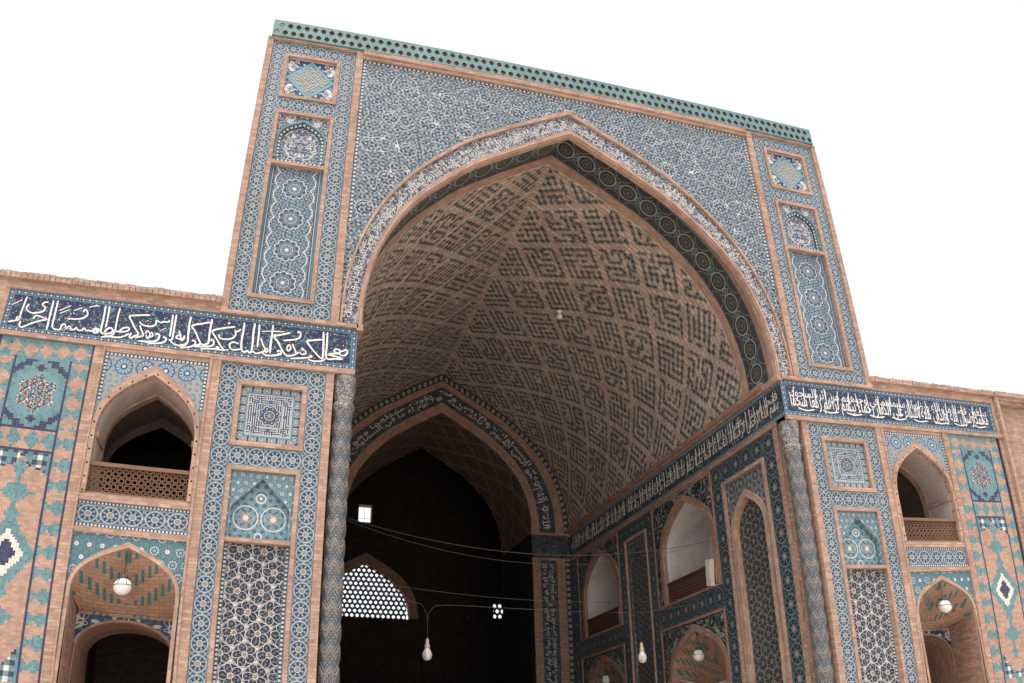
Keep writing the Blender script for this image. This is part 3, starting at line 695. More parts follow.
STROKES=[(1,[-11.62,10.12,-11.64,9.96,-11.66,9.74,-11.67,9.61,-11.72,9.62,-11.71,9.66,-11.67,9.63]),
(1,[-11.67,9.6,-11.75,9.57,-11.87,9.53]),
(0.8,[-11.7,10.04,-11.88,9.91]),
(1,[-11.17,10.06,-11.25,10.04,-11.28,9.98,-11.21,9.93,-11.23,9.85,-11.33,9.8,-11.45,9.78,-11.54,9.82,-11.58,9.88,-11.54,9.97]),
(1,[-11.39,9.65,-11.36,9.73,-11.25,9.72,-11.12,9.68,-11.23,9.64,-11.36,9.58,-11.52,9.48,-11.59,9.45,-11.63,9.48,-11.63,9.58]),
(1.1,[-11.08,10.11,-11.08,9.9,-11.08,9.68,-11.08,9.45]),
(1,[-10.99,10.12,-10.99,9.89,-10.99,9.67,-10.98,9.53,-10.91,9.49,-10.82,9.5,-10.81,9.59,-10.76,9.62,-10.72,9.56,-10.77,9.49,-10.7,9.55,-10.65,9.59,-10.62,9.54,-10.68,9.52,-10.55,9.53,-10.52,9.58,-10.47,9.53,-10.39,9.54,-10.37,9.59,-10.31,9.54,-10.26,9.55,-10.21,9.54,-10.15,9.61,-10.08,9.6,-10.08,9.54,-10.14,9.52,-10.17,9.57]),
(0.9,[-10.72,10.04,-10.92,9.9]),
(0.9,[-10.74,9.94,-10.9,9.84]),
(1,[-10.45,9.93,-10.42,9.99,-10.37,9.95,-10.36,9.87,-10.45,9.79,-10.58,9.76,-10.73,9.75]),
(0.9,[-10.69,9.85,-10.67,9.86]),
(0.9,[-10.63,9.87,-10.61,9.88]),
(0.9,[-10.49,10.02,-10.64,9.94]),
(0.9,[-10.2,10.12,-10.35,10.05]),
(0.9,[-10.9,9.72,-10.86,9.69]),
(0.8,[-10.74,9.45,-10.72,9.45]),
(0.8,[-10.68,9.45,-10.66,9.45]),
(0.9,[-10.49,9.72,-10.47,9.72]),
(0.9,[-11.24,9.52,-11.22,9.52]),
(1,[-10.24,9.54,-10.19,9.54,-10.14,9.51,-10.1,9.54,-10.12,9.58,-10.18,9.57,-10.19,9.54]),
(1.1,[-10.04,10.13,-10.03,9.93,-10.03,9.73,-10.03,9.57,-9.98,9.52,-9.85,9.54,-9.8,9.6,-9.85,9.66,-9.92,9.62,-9.96,9.55]),
(1,[-9.96,10.13,-9.95,9.9,-9.95,9.66]),
(1,[-9.75,10.12,-9.76,9.95,-9.76,9.72,-9.76,9.6,-9.82,9.49,-10,9.44]),
(1,[-9.74,9.6,-9.64,9.6,-9.53,9.63,-9.49,9.69,-9.54,9.71,-9.62,9.68,-9.67,9.61]),
(1,[-9.94,9.48,-9.78,9.47,-9.61,9.49,-9.48,9.58]),
(1.1,[-9.14,10.04,-9.33,10.01,-9.53,9.96,-9.47,9.85,-9.39,9.72,-9.3,9.6,-9.36,9.55,-9.43,9.49,-9.46,9.53,-9.44,9.6]),
(1,[-9.3,9.79,-9.26,9.7,-9.2,9.59,-9.25,9.55,-9.35,9.51]),
(0.9,[-9.17,9.62,-9.13,9.69,-9.07,9.61,-9.11,9.53,-9.15,9.6]),
(0.9,[-9.06,9.68,-9.02,9.59,-9.14,9.53]),
(1,[-8.95,9.62,-8.95,9.65,-8.9,9.64,-8.89,9.56,-8.95,9.49,-9.1,9.46,-9.28,9.45]),
(1,[-8.8,9.57,-8.8,9.6,-8.76,9.58,-8.76,9.51,-8.84,9.46,-9.04,9.43,-9.18,9.46]),
(1,[-8.74,9.97,-8.78,9.93,-8.86,9.93,-8.91,9.9,-9,9.94,-9,9.84,-9.12,9.79,-9.26,9.81,-9.32,9.87]),
(1.1,[-8.7,10.11,-8.69,9.91,-8.69,9.72,-8.69,9.62]),
(1.1,[-8.63,10.12,-8.63,9.92,-8.63,9.69,-8.64,9.57,-8.69,9.54]),
(1,[-8.53,9.77,-8.48,9.68,-8.41,9.63,-8.44,9.57,-8.49,9.59,-8.56,9.61,-8.53,9.67,-8.42,9.65]),
(1,[-8.67,9.54,-8.58,9.47,-8.44,9.45,-8.33,9.5]),
(1,[-8.33,9.85,-8.33,9.69]),
(0.8,[-8.86,10.01,-8.84,10]),
(0.8,[-8.82,10.03,-8.8,10.02]),
(0.8,[-9.18,9.91,-9.15,9.91]),
(0.6,[-8.78,9.8,-8.9,9.72]),
(0.7,[-10.15,10.11,-10.33,10.07]),
(1.2,[-8.34,10.11,-8.35,9.94,-8.34,9.71,-8.33,9.55,-8.39,9.48,-8.47,9.47]),
(1,[-8.5,9.7,-8.47,9.62,-8.41,9.6,-8.41,9.68]),
(1.1,[-7.94,10.04,-8.12,9.98,-8.29,9.91,-8.21,9.79,-8.13,9.64,-8.08,9.54,-8.17,9.49]),
(1,[-8.24,9.57,-8.23,9.6,-8.18,9.57,-8.19,9.5,-8.3,9.44,-8.46,9.41]),
(1.2,[-7.92,10.11,-7.93,9.92,-7.93,9.74,-7.93,9.58,-8,9.53,-8.08,9.54]),
(1,[-7.89,9.63,-7.87,9.66,-7.83,9.64,-7.83,9.55,-7.93,9.5,-8.19,9.47]),
(1,[-7.33,9.96,-7.4,9.9,-7.44,9.92,-7.42,9.83,-7.48,9.74,-7.62,9.7,-7.72,9.72,-7.75,9.79]),
(1.1,[-7.45,10,-7.65,9.95,-7.86,9.87,-7.87,9.81,-7.78,9.69,-7.68,9.54,-7.61,9.46,-7.73,9.47,-7.76,9.44,-7.75,9.51,-7.7,9.5]),
(1,[-7.33,9.63,-7.43,9.66,-7.51,9.61,-7.49,9.52,-7.41,9.49,-7.27,9.53]),
(1,[-7.64,9.46,-7.51,9.48]),
(1,[-7.74,9.47,-7.95,9.45,-8.06,9.43]),
(1.2,[-7.28,10.12,-7.28,9.92,-7.29,9.71,-7.27,9.53,-7.22,9.47,-7.15,9.5,-7.11,9.47,-7.05,9.51]),
(1.2,[-7.07,10.13,-7.08,9.92,-7.07,9.69,-7.07,9.51]),
(1.1,[-6.98,10.12,-6.97,9.91,-6.97,9.61]),
(1,[-6.92,9.82,-6.87,9.69,-6.81,9.56,-6.89,9.5,-6.99,9.47,-7.04,9.51]),
(1,[-6.78,9.62,-6.76,9.55,-6.8,9.51]),
(0.9,[-6.92,9.97,-6.56,10.02]),
(1.1,[-6.71,10.13,-6.71,9.92,-6.72,9.69,-6.71,9.55]),
(1,[-6.63,9.94,-6.67,9.89,-6.59,9.8,-6.54,9.74]),
(1,[-6.87,9.49,-6.74,9.45,-6.58,9.48,-6.52,9.53]),
(1.6,[-7.6,10.06,-7.56,10.07]),
(0.8,[-7.2,9.56,-7.18,9.56]),
(0.8,[-6.63,9.64,-6.61,9.64]),
(0.9,[-6.86,9.98,-6.47,10.02]),
(1.1,[-6.71,10.14,-6.71,9.95,-6.71,9.72,-6.71,9.51]),
(1,[-6.2,10.02,-6.19,10.06,-6.15,10.03,-6.15,9.94,-6.25,9.87,-6.48,9.82]),
(1.1,[-6.35,10.01,-6.51,9.95,-6.66,9.88,-6.57,9.76,-6.48,9.61,-6.4,9.51,-6.32,9.5]),
(1,[-6.57,9.55,-6.55,9.58,-6.51,9.58,-6.49,9.52,-6.58,9.48,-6.8,9.44]),
(0.9,[-6.39,9.67,-6.35,9.74,-6.31,9.66,-6.36,9.6,-6.39,9.67]),
(1,[-6.29,9.77,-6.24,9.67,-6.2,9.56,-6.3,9.5,-6.4,9.49]),
(0.9,[-6.19,9.55,-6.11,9.64,-6.07,9.69,-6,9.6,-6.08,9.56,-6.13,9.63,-6.03,9.67]),
(1.1,[-5.7,9.94,-5.89,9.9,-6,9.86,-5.91,9.73,-5.8,9.61,-5.71,9.53,-5.65,9.54]),
(1.2,[-5.69,10.12,-5.67,9.83,-5.66,9.54]),
(1.1,[-5.61,10.12,-5.6,9.84,-5.59,9.54,-5.43,9.54,-5.27,9.56,-5.41,9.6,-5.56,9.62,-5.43,9.66,-5.33,9.67]),
(1,[-5.92,9.57,-5.88,9.54,-5.94,9.51,-6.12,9.47,-6.3,9.44]),
(1,[-5.95,9.47,-5.85,9.44,-5.69,9.46,-5.61,9.52]),
(1,[-5.32,9.75,-5.42,9.76,-5.44,9.7,-5.33,9.67]),
(1,[-5.25,9.74,-5.21,9.78,-5.18,9.71,-5.23,9.64,-5.31,9.64,-5.33,9.71,-5.25,9.74]),
(1,[-5.48,10.1,-5.45,10.09]),
(0.9,[-5.28,9.86,-5.26,9.86])]

# ================================================================== SETTING
g = MB()
g.quad((-400, -400, 0), (400, -400, 0), (400, 400, 0), (-400, 400, 0), (-400, -400), (400, -400), (400, 400), (-400, 400), 0, 100)
tag(g.build('courtyard_ground', 'paving', warp=False), kind='structure')

def mirror(s): return lambda u, z, d: (s * u, d, z)
SIDES = ((-1, 'left'), (1, 'right'))

# ================================================================== THE GREAT PORTAL
portal = thing('entrance_portal', 'tall tiled entrance portal framing the great pointed arch', 'portal', (0, 0, 0), warp=False)
def part(mb, name, mats, parent, label=None, smooth=False):
    o = mb.build(name, mats, parent, True, smooth)
    if label: o['label'] = label
    return sub(o, parent)
ZT = 18.1
# parapet pierced with two rows of lozenge holes
b = MB()
def pierced(mb, P, u0, z0, w, h, hw, hh, d, depth, m=0, mh=1, back=True, inset_side=None):
    o = [(u0, z0), (u0 + w / 2, z0), (u0 + w, z0), (u0 + w, z0 + h / 2), (u0 + w, z0 + h), (u0 + w / 2, z0 + h), (u0, z0 + h), (u0, z0 + h / 2)]
    c = (u0 + w / 2, z0 + h / 2)
    k = [(-.62, -.62), (0, -1), (.62, -.62), (1, 0), (.62, .62), (0, 1), (-.62, .62), (-1, 0)]
    i = [(c[0] + a * hw, c[1] + e * hh) for a, e in k]
    for n in range(8):
        q = (n + 1) % 8
        mb.face([P(*o[n], d), P(*o[q], d), P(*i[q], d), P(*i[n], d)], [o[n], o[q], i[q], i[n]], m)
        mb.face([P(*i[n], d), P(*i[q], d), P(*i[q], d + depth), P(*i[n], d + depth)], [i[n], i[q], i[q], i[n]], m if inset_side is None else inset_side)
    if back: mb.face([P(*p, d + depth) for p in i], [tuple(p) for p in i], mh)
NP = 74; pw = 15.42 / NP
for r in range(2):
    z0 = ZT + 0.012 + r * 0.255
    off = pw / 2 if r else 0
    for k in range(NP - (1 if r else 0)):
        pierced(b, Fac, -7.71 + off + k * pw, z0, pw, 0.255, 0.072, 0.090, -0.10, 0.02 if k == 0 else 0.05, 0, 2 if k == 0 else 1, True, 0 if k == 0 else 1)
    if r:
        rect(b, Fac, -7.71, -7.71 + off, z0, z0 + 0.255, -0.10); rect(b, Fac, 7.71 - off, 7.71, z0, z0 + 0.255, -0.10)
slab(b, Fac, -7.71, 7.71, ZT + 0.522, ZT + 0.56, -0.10, 0.5)
for s in (-1, 1): b.quad((s * 7.71, -0.10, ZT), (s * 7.71, 0.5, ZT), (s * 7.71, 0.5, ZT + 0.522), (s * 7.71, -0.10, ZT + 0.522), (0, 0), (1, 0), (1, 1), (0, 1))
b.quad((-7.71, -0.10, ZT + 0.011), (7.71, -0.10, ZT + 0.011), (7.71, 0.5, ZT + 0.011), (-7.71, 0.5, ZT + 0.011), (0, 0), (1, 0), (1, 1), (0, 1))
rect(b, Fac, -7.71, 7.71, ZT, ZT + 0.55, 0.5)
part(b, 'parapet', ['turquoise_glaze', 'hole_brown', 'brick'], portal, 'turquoise glazed parapet pierced with two rows of dark lozenges')
# brick body: sides, back, top
b = MB()
for s, nm in SIDES:
    b.quad((s * 7.79, 0.0, 0), (s * 7.79, 3.2, 0), (s * 7.79, 3.2, ZT), (s * 7.79, 0.0, ZT), (0, 0), (3.2, 0), (3.2, ZT), (0, ZT))
    P = mirror(s)
    slab(b, P, 7.645, 7.79, 10.36, 18.03, -0.05, 0.0); slab(b, P, 5.405, 5.575, 10.36, 18.033, -0.07, 0.02)
    slab(b, P, 5.0, 7.79, 10.275, 10.36, -0.07, 0.0)
    slab(b, P, 5.405, 7.79, 18.035, 18.10, -0.06, 0.0)
b.quad((-7.79, 0, ZT), (7.79, 0, ZT), (7.79, 3.2, ZT), (-7.79, 3.2, ZT), (0, 0), (15, 0), (15, 3), (0, 3))
archfill(b, Fac, arch(0, 5.65, 10.3, 17.6), -7.79, 7.79, 10.3, ZT, 3.2)
slab(b, Fac, -5.40, 5.40, 17.855, 17.96, -0.06, 0.0); slab(b, Fac, -5.40, 5.40, 17.963, 18.10, -0.10, 0.0)
part(b, 'brickwork', 'brick', portal)
# spandrels over the arch
A_out = arch(0, 5.38, 10.37, 17.37, 40, 0.018); A_o2 = arch(0, 5.335, 10.37, 17.25, 40, 0.018); A_b = arch(0, 5.03, 10.37, 16.73); A_in = arch(0, 4.92, 10.32, 16.52)
b = MB(); archfill(b, Fac, A_out, -5.405, 5.405, 10.37, 17.85, 0.0)
hstrip(b, Fac, -5.39, 5.39, 17.765, 17.845, -0.005, 1, 96)
for s, nm in SIDES: vstrip(b, mirror(s), 5.30, 5.385, 12.9, 17.76, -0.005, 1, 44)
part(b, 'spandrel', ['spandrel_tile', 'dash_strip'], portal, 'blue and white star tile filling the corners above the arch')
b = MB(); archbar(b, Fac, A_out, A_o2, -0.06, 0.012)
part(b, 'outer_arch_moulding', 'brick', portal)
b = MB(); ring(b, Fac, A_o2, A_b, 0.008)
inscr = part(b, 'arch_inscription', 'arch_script_ground', portal, 'white script running round the arch on dark tile')
at, L = along(A_b)
b = MB()
words = ['قل اللهم مالك الملك تؤتي الملك من تشاء وتنزع الملك ممن تشاء وتعز من تشاء وتذل من تشاء', 'بيدك الخير إنك على كل شيء قدير تولج الليل في النهار وتولج النهار في الليل وتخرج الحي من الميت']
for k, wd in enumerate(words):
    s0, s1 = (0.15, L * 0.497) if k == 0 else (L * 0.503, L - 0.15)
    write(b, wd, lambda s, t, s0=s0: Fac(*at(s0 + s, t), 0.0), s1 - s0, 0.05, 0.30, 0.0)
    write(b, words[1 - k][:44], lambda s, t, s0=s0: Fac(*at(s0 + s, t), -0.002), s1 - s0, 0.22, 0.40, 0.0)
b.build('lettering', 'pale_script', inscr)
b = MB(); archbar(b, Fac, A_b, A_in, -0.05, 0.02)
A_r = arch(0, 4.985, 10.32, 16.64)
ring(b, Fac, A_r, arch(0, 4.95, 10.32, 16.57), -0.085); extr(b, Fac, A_r, -0.085, -0.05); extr(b, Fac, arch(0, 4.95, 10.32, 16.57), -0.085, -0.05)
extr(b, Fac, A_in, 0.0, 0.10)
A_f = arch(0, 4.985, 10.32, 16.98); SA = arclen(A_in)
for k in range(len(A_in) - 1):      # splay up to the frieze
    b.quad(Fac(*A_in[k], 0.10), Fac(*A_in[k + 1], 0.10), Fac(*A_f[k + 1], 0.40), Fac(*A_f[k], 0.40), (SA[k], 0.1), (SA[k + 1], 0.1), (SA[k + 1], 0.5), (SA[k], 0.5))
for s, nm in SIDES: slab(b, mirror(s), 4.90, 5.03, 10.22, 10.36, -0.07, 0.64)
part(b, 'inner_arch_moulding', 'brick', portal)
b = MB(); extr(b, Fac, A_f, 0.40, 1.31, 0, 1 / 0.91, 0, 1)
part(b, 'soffit_frieze', 'frieze_tile', portal, 'dark frieze of interlaced white rings under the arch')
A_v = arch(0, 4.95, 10.32, 16.93)
b = MB(); ring(b, Fac, A_f, A_v, 1.31); extr(b, Fac, A_v, 1.31, 1.56); ring(b, Fac, arch(0, 5.1, 10.3, 17.15), A_v, 1.56)
part(b, 'soffit_rib', 'brick', portal)

for s, nm in SIDES:
    P = mirror(s)
    # upper pylon
    b = MB()
    for u0, u1 in ((5.578, 5.94), (7.31, 7.642)): vstrip(b, P, u0, u1, 10.362, 18.033, 0.0, 0, 22)
    for z0, z1 in ((17.63, 18.033), (15.79, 16.20), (10.362, 10.72)): hstrip(b, P, 5.94, 7.31, z0, z1, 0.0, 0, 4)
    part(b, 'rosette_border', 'rosette_border', portal)
    b = MB(); rect(b, P, 6.02, 7.23, 16.28, 17.55, 0.045, 0, (-1, 1, -1, 1))
    o = part(b, 'diamond_panel', 'diamond_tile', portal)
    b = MB(); frame(b, P, 5.942, 7.308, 16.202, 17.628, 0.085, -0.035, 0.05); b.build('frame', 'brick', o)
    b = MB(); uc = 6.625
    pa = arch(uc, 0.57, 14.95, 15.60); pb = arch(uc, 0.535, 14.95, 15.55); pc = arch(uc, 0.46, 14.95, 15.45)
    leg = lambda p, z: [(p[0][0], z)] + p + [(p[-1][0], z)]
    archfill(b, P, pa, 6.02, 7.23, 14.285, 15.71, 0.03, 0, lambda u, z: (u - uc, z))
    ring(b, P, leg(pa, 14.40), leg(pb, 14.40), 0.02, 1); extr(b, P, leg(pb, 14.40), 0.02, 0.10, 1)
    ring(b, P, leg(pb, 14.40), leg(pc, 14.40), 0.07, 2, 10.0, 1.0); archdisc(b, P, pc, 14.40, 0.10, 0, lambda u, z: (u - uc, z))
    hstrip(b, P, 6.02, 7.23, 14.285, 14.40, 0.05, 2, 13)
    o = part(b, 'blind_arch_panel', ['leaf_tile', 'turquoise_glaze', 'dash_strip'], portal)
    b = MB(); frame(b, P, 5.942, 7.308, 10.722, 15.788, 0.085, -0.035, 0.10); slab(b, P, 6.027, 7.223, 14.195, 14.28, -0.03, 0.1); b.build('frame', 'brick', o)
    b = MB(); rect(b, P, 6.02, 7.23, 10.80, 14.20, 0.085, 0, (6.02 - uc, 7.23 - uc, 0, 3.4 / 0.81))
    part(b, 'medallion_panel', 'medallion_tile', portal)
    # lower pier
    b = MB()
    for u0, u1 in ((5.562, 5.905), (7.275, 7.615)): vstrip(b, P, u0, u1, 0.9, 9.225, 0.0, 0, 24)
    for z0, z1 in ((8.875, 9.225), (7.14, 7.53)): hstrip(b, P, 5.905, 7.275, z0, z1, 0.0, 0, 4)
    part(b, 'rosette_border', 'rosette_border', portal)
    b = MB(); rect(b, P, 5.99, 7.19, 7.62, 8.79, 0.045, 0, (-1, 1, -1, 1))
    o = part(b, 'script_panel', 'square_script_tile', portal)
    b = MB(); frame(b, P, 5.907, 7.273, 7.532, 8.873, 0.095, -0.035, 0.05); b.build('frame', 'brick', o)
    uc = 6.59
    b = MB(); hw = 0.53
    tri = [(uc - hw, 6.38), (uc - hw * 0.5, 6.66), (uc, 6.93), (uc + hw * 0.5, 6.66), (uc + hw, 6.38)]
    archfill(b, P, tri, 5.99, 7.19, 5.78, 7.05, 0.03, 1, lambda u, z: (u - uc, z))
    lg = [(uc - hw, 5.78)] + tri + [(uc + hw, 5.78)]
    extr(b, P, lg, 0.03, 0.15, 1); archdisc(b, P, tri, 5.78, 0.15, 0, lambda u, z: (u - uc, z - 5.78))
    o = part(b, 'niche_panel', ['ring_tile', 'niche_star_tile'], portal)
    b = MB(); frame(b, P, 5.907, 7.273, 0.9, 7.138, 0.085, -0.035, 0.16); slab(b, P, 5.99, 7.19, 5.70, 5.78, -0.02, 0.16); b.build('frame', 'brick', o)
    b = MB(); rect(b, P, 5.99, 7.19, 0.98, 5.705, 0.13)
    for u0, u1 in ((5.995, 6.07), (7.11, 7.185)): vstrip(b, P, u0, u1, 0.99, 5.70, 0.127, 1, 60)
    part(b, 'star_panel', ['star_tile', 'dash_strip'], portal)
    b = MB(); slab(b, P, 5.405, 5.56, 0.9, 9.225, -0.03, 0.03); slab(b, P, 7.617, 7.79, 0.0, 9.225, -0.04, 0.03)
    slab(b, P, 5.0, 7.79, 9.227, 9.335, -0.06, 0.03); slab(b, P, 5.405, 7.617, 0.0, 0.9, -0.12, 0.03)
    # the corner notch that holds the colonnette
    b.quad(P(5.405, 0, 0.0), P(5.405, 0, 0.42), P(5.405, 9.227, 0.42), P(5.405, 9.227, 0.0), (0, 0), (0.42, 0), (0.42, 9.2), (0, 9.2))
    rect(b, P, 5.0, 5.405, 0, 9.227, 0.42)
    b.quad(P(5.0, 9.227, 0), P(5.405, 9.227, 0), P(5.405, 9.227, 0.42), P(5.0, 9.227, 0.42), (0, 0), (.4, 0), (.4, .4), (0, .4))
    part(b, 'pier_brickwork', 'brick', portal)
    # colonnette
    b = MB(); cx, cy = s * 5.175, 0.185
    lathe(b, (cx, cy), [(0.190, 0.5 + 8.0 * k / 170) for k in range(171)], 36)
    for q in range(len(b.v)):       # chevron relief that twists up the shaft
        x, y, z = b.v[q]; an = math.atan2(y - cy, x - cx) % (2 * math.pi); tt = abs((an / (2 * math.pi) * 6) % 1.0 - 0.5) * 2
        h = 0.014 * math.cos(2 * math.pi * (z / 0.385 + tt * 0.42 - 0.22)); b.v[q] = (cx + (x - cx) * (1 + h / 0.19), cy + (y - cy) * (1 + h / 0.19), z)
    o = merge_smooth(part(b, 'colonnette', 'shaft_tile', portal, smooth=True))
    b = MB(); lathe(b, (cx, cy), [(0.205, 8.48), (0.225, 8.53), (0.235, 8.60), (0.185, 8.68), (0.215, 8.85), (0.235, 9.0), (0.235, 9.22)], 28)
    c = merge_smooth(b.build('capital', 'capital_tile', o)); 
    b = MB(); lathe(b, (cx, cy), [(0.24, 0.0), (0.24, 0.40), (0.21, 0.5), (0.195, 0.52)], 28)
    merge_smooth(b.build('column_base', 'brick', o))

# ================================================================== SIDE WINGS
def railing_lattice(mb, P, u0, u1, z0, z1, d, cell, m=0, th=0.012):
    """eight-fold interlace of thin bars"""
    H = z1 - z0; W = u1 - u0
    def bar(a, e):
        a, e = np.array(a), np.array(e); t = (e - a) / np.linalg.norm(e - a); n = np.array([-t[1], t[0]]) * th
        c = [a + n, e + n, e - n, a - n]
        for dd in (d, d + 0.03): mb.face([P(*q, dd) for q in c], [tuple(q) for q in c], m)
        for i in range(4): mb.face([P(*c[i], d), P(*c[(i + 1) % 4], d), P(*c[(i + 1) % 4], d + 0.03), P(*c[i], d + 0.03)], [(0, 0)] * 4, m)
    nx = max(1, round(W / cell)); ny = max(1, round(H / cell)); cw, ch = W / nx, H / ny
    for i in range(nx):
        for j in range(ny):
            x, z = u0 + i * cw, z0 + j * ch
            p = lambda a, e: (x + a * cw, z + e * ch)
            r = 0.30
            oc = [(0.5 + r * math.cos(math.pi * (k + .5) / 4), 0.5 + r * math.sin(math.pi * (k + .5) / 4)) for k in range(8)]
            for k in range(8): bar(p(*oc[k]), p(*oc[(k + 1) % 8]))
            for k, e in enumerate([(1, 0.68), (0.68, 1), (0.32, 1), (0, 0.68), (0, 0.32), (0.32, 0), (0.68, 0), (1, 0.32)]): bar(p(*oc[k]), p(*e))
def balcony(P, parent, uc, ho, hi, zs, zao, zai, zb, ztop, u0, u1, tile, lining, depth, rail, label=None, uvf=None, room=True, stud='stud_brick', zr=None):
    po = arch(uc, ho, zs, zao, 26); pi = arch(uc, hi, zs, zai, 26)
    Po = [(uc - ho, zb)] + po + [(uc + ho, zb)]; Pi = [(uc - hi, zb)] + pi + [(uc + hi, zb)]
    zl = zs + 0.2
    b = MB(); archfill(b, P, po, u0, u1, zb, ztop, 0.0, 0, uvf or (lambda u, z: (u - uc, ztop - z)))
    o = part(b, 'balcony_niche', tile, parent, label)
    b = MB(); archbar(b, P, Po, Pi, -0.045, 0.10)
    b.build('arch_moulding', stud, o)
    if tile == 'wheel_tile':
        b = MB(); hstrip(b, P, u0 + 0.01, u1 - 0.01, ztop - 0.075, ztop - 0.005, -0.006, 0, 26)
        for a0 in (u0 + 0.01, u1 - 0.08): vstrip(b, P, a0, a0 + 0.07, 8.15, ztop - 0.075, -0.006, 0, 12)
        b.build('dashed_edge', 'dash_strip', o)
    b = MB(); extr(b, P, Pi, 0.10, depth, 0)
    rect(b, P, uc - hi, uc + hi, zb, zb, 0)
    b.quad(P(uc - hi, zb, 0.0), P(uc + hi, zb, 0.0), P(uc + hi, zb, depth), P(uc - hi, zb, depth), (0, 0), (1, 0), (1, 1), (0, 1))
    if not room: archdisc(b, P, pi, zb, depth)
    b.build('plaster_lining', lining, o)
    if room:
        # inner arch edge, ledge at the springing and the dim room behind
        b = MB(); q = arch(uc, hi - 0.03, zs, zai - 0.05, 26); Q = [(uc - hi + 0.03, zb)] + q + [(uc + hi - 0.03, zb)]
        archbar(b, P, Pi, Q, depth - 0.05, depth + 0.12)
        for e in (-1, 1):
            a0, a1 = sorted((uc + e * hi, uc + e * (hi - 0.05)))
            slab(b, P, a0, a1, zs - 0.06, zs + 0.05, 0.1, depth - 0.05)
        b.build('inner_arch', 'brick', o)
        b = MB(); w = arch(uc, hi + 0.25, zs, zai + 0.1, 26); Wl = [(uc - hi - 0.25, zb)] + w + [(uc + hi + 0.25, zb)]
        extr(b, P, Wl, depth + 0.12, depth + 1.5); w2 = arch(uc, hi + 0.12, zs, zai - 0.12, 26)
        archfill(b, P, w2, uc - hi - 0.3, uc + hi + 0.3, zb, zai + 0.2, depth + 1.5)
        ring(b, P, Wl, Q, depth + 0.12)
        b.build('inner_vault', 'dark_plaster', o)
        b = MB(); box(b, 0, 0, 0, 0, 0, 0)
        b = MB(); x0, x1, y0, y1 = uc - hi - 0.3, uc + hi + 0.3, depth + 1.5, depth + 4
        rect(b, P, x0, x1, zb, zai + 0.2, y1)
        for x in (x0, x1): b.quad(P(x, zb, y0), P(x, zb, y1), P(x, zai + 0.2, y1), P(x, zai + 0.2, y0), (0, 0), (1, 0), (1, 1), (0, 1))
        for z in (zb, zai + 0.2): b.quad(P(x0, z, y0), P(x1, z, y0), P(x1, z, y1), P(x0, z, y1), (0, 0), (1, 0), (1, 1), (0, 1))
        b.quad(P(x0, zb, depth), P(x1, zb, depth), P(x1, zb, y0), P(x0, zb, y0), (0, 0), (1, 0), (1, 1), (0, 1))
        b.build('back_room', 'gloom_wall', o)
    zr = zr or zb + 0.6
    b = MB()
    if rail == 'lattice':
        railing_lattice(b, P, uc - hi, uc + hi, zb + 0.05, zr - 0.07, 0.06, 0.125, th=0.010)
        slab(b, P, uc - hi, uc + hi, zr - 0.07, zr, 0.02, 0.12); slab(b, P, uc - hi, uc + hi, zb, zb + 0.05, 0.03, 0.11)
        b.build('railing', 'wood', o)
    else:
        n = 26
        for k in range(n + 1):
            u = lerp(uc - hi, uc + hi - 0.03, k / n); slab(b, P, u, u + 0.032, zb + 0.03, zr - 0.06, 0.06, 0.09)
        for k in range(6):
            z = lerp(zb + 0.05, zr - 0.12, k / 5); slab(b, P, uc - hi, uc + hi, z, z + 0.042, 0.045, 0.10)
        slab(b, P, uc - hi, uc + hi, zr - 0.06, zr, 0.02, 0.12)
        b.build('railing', 'dark_wood', o)
    return o
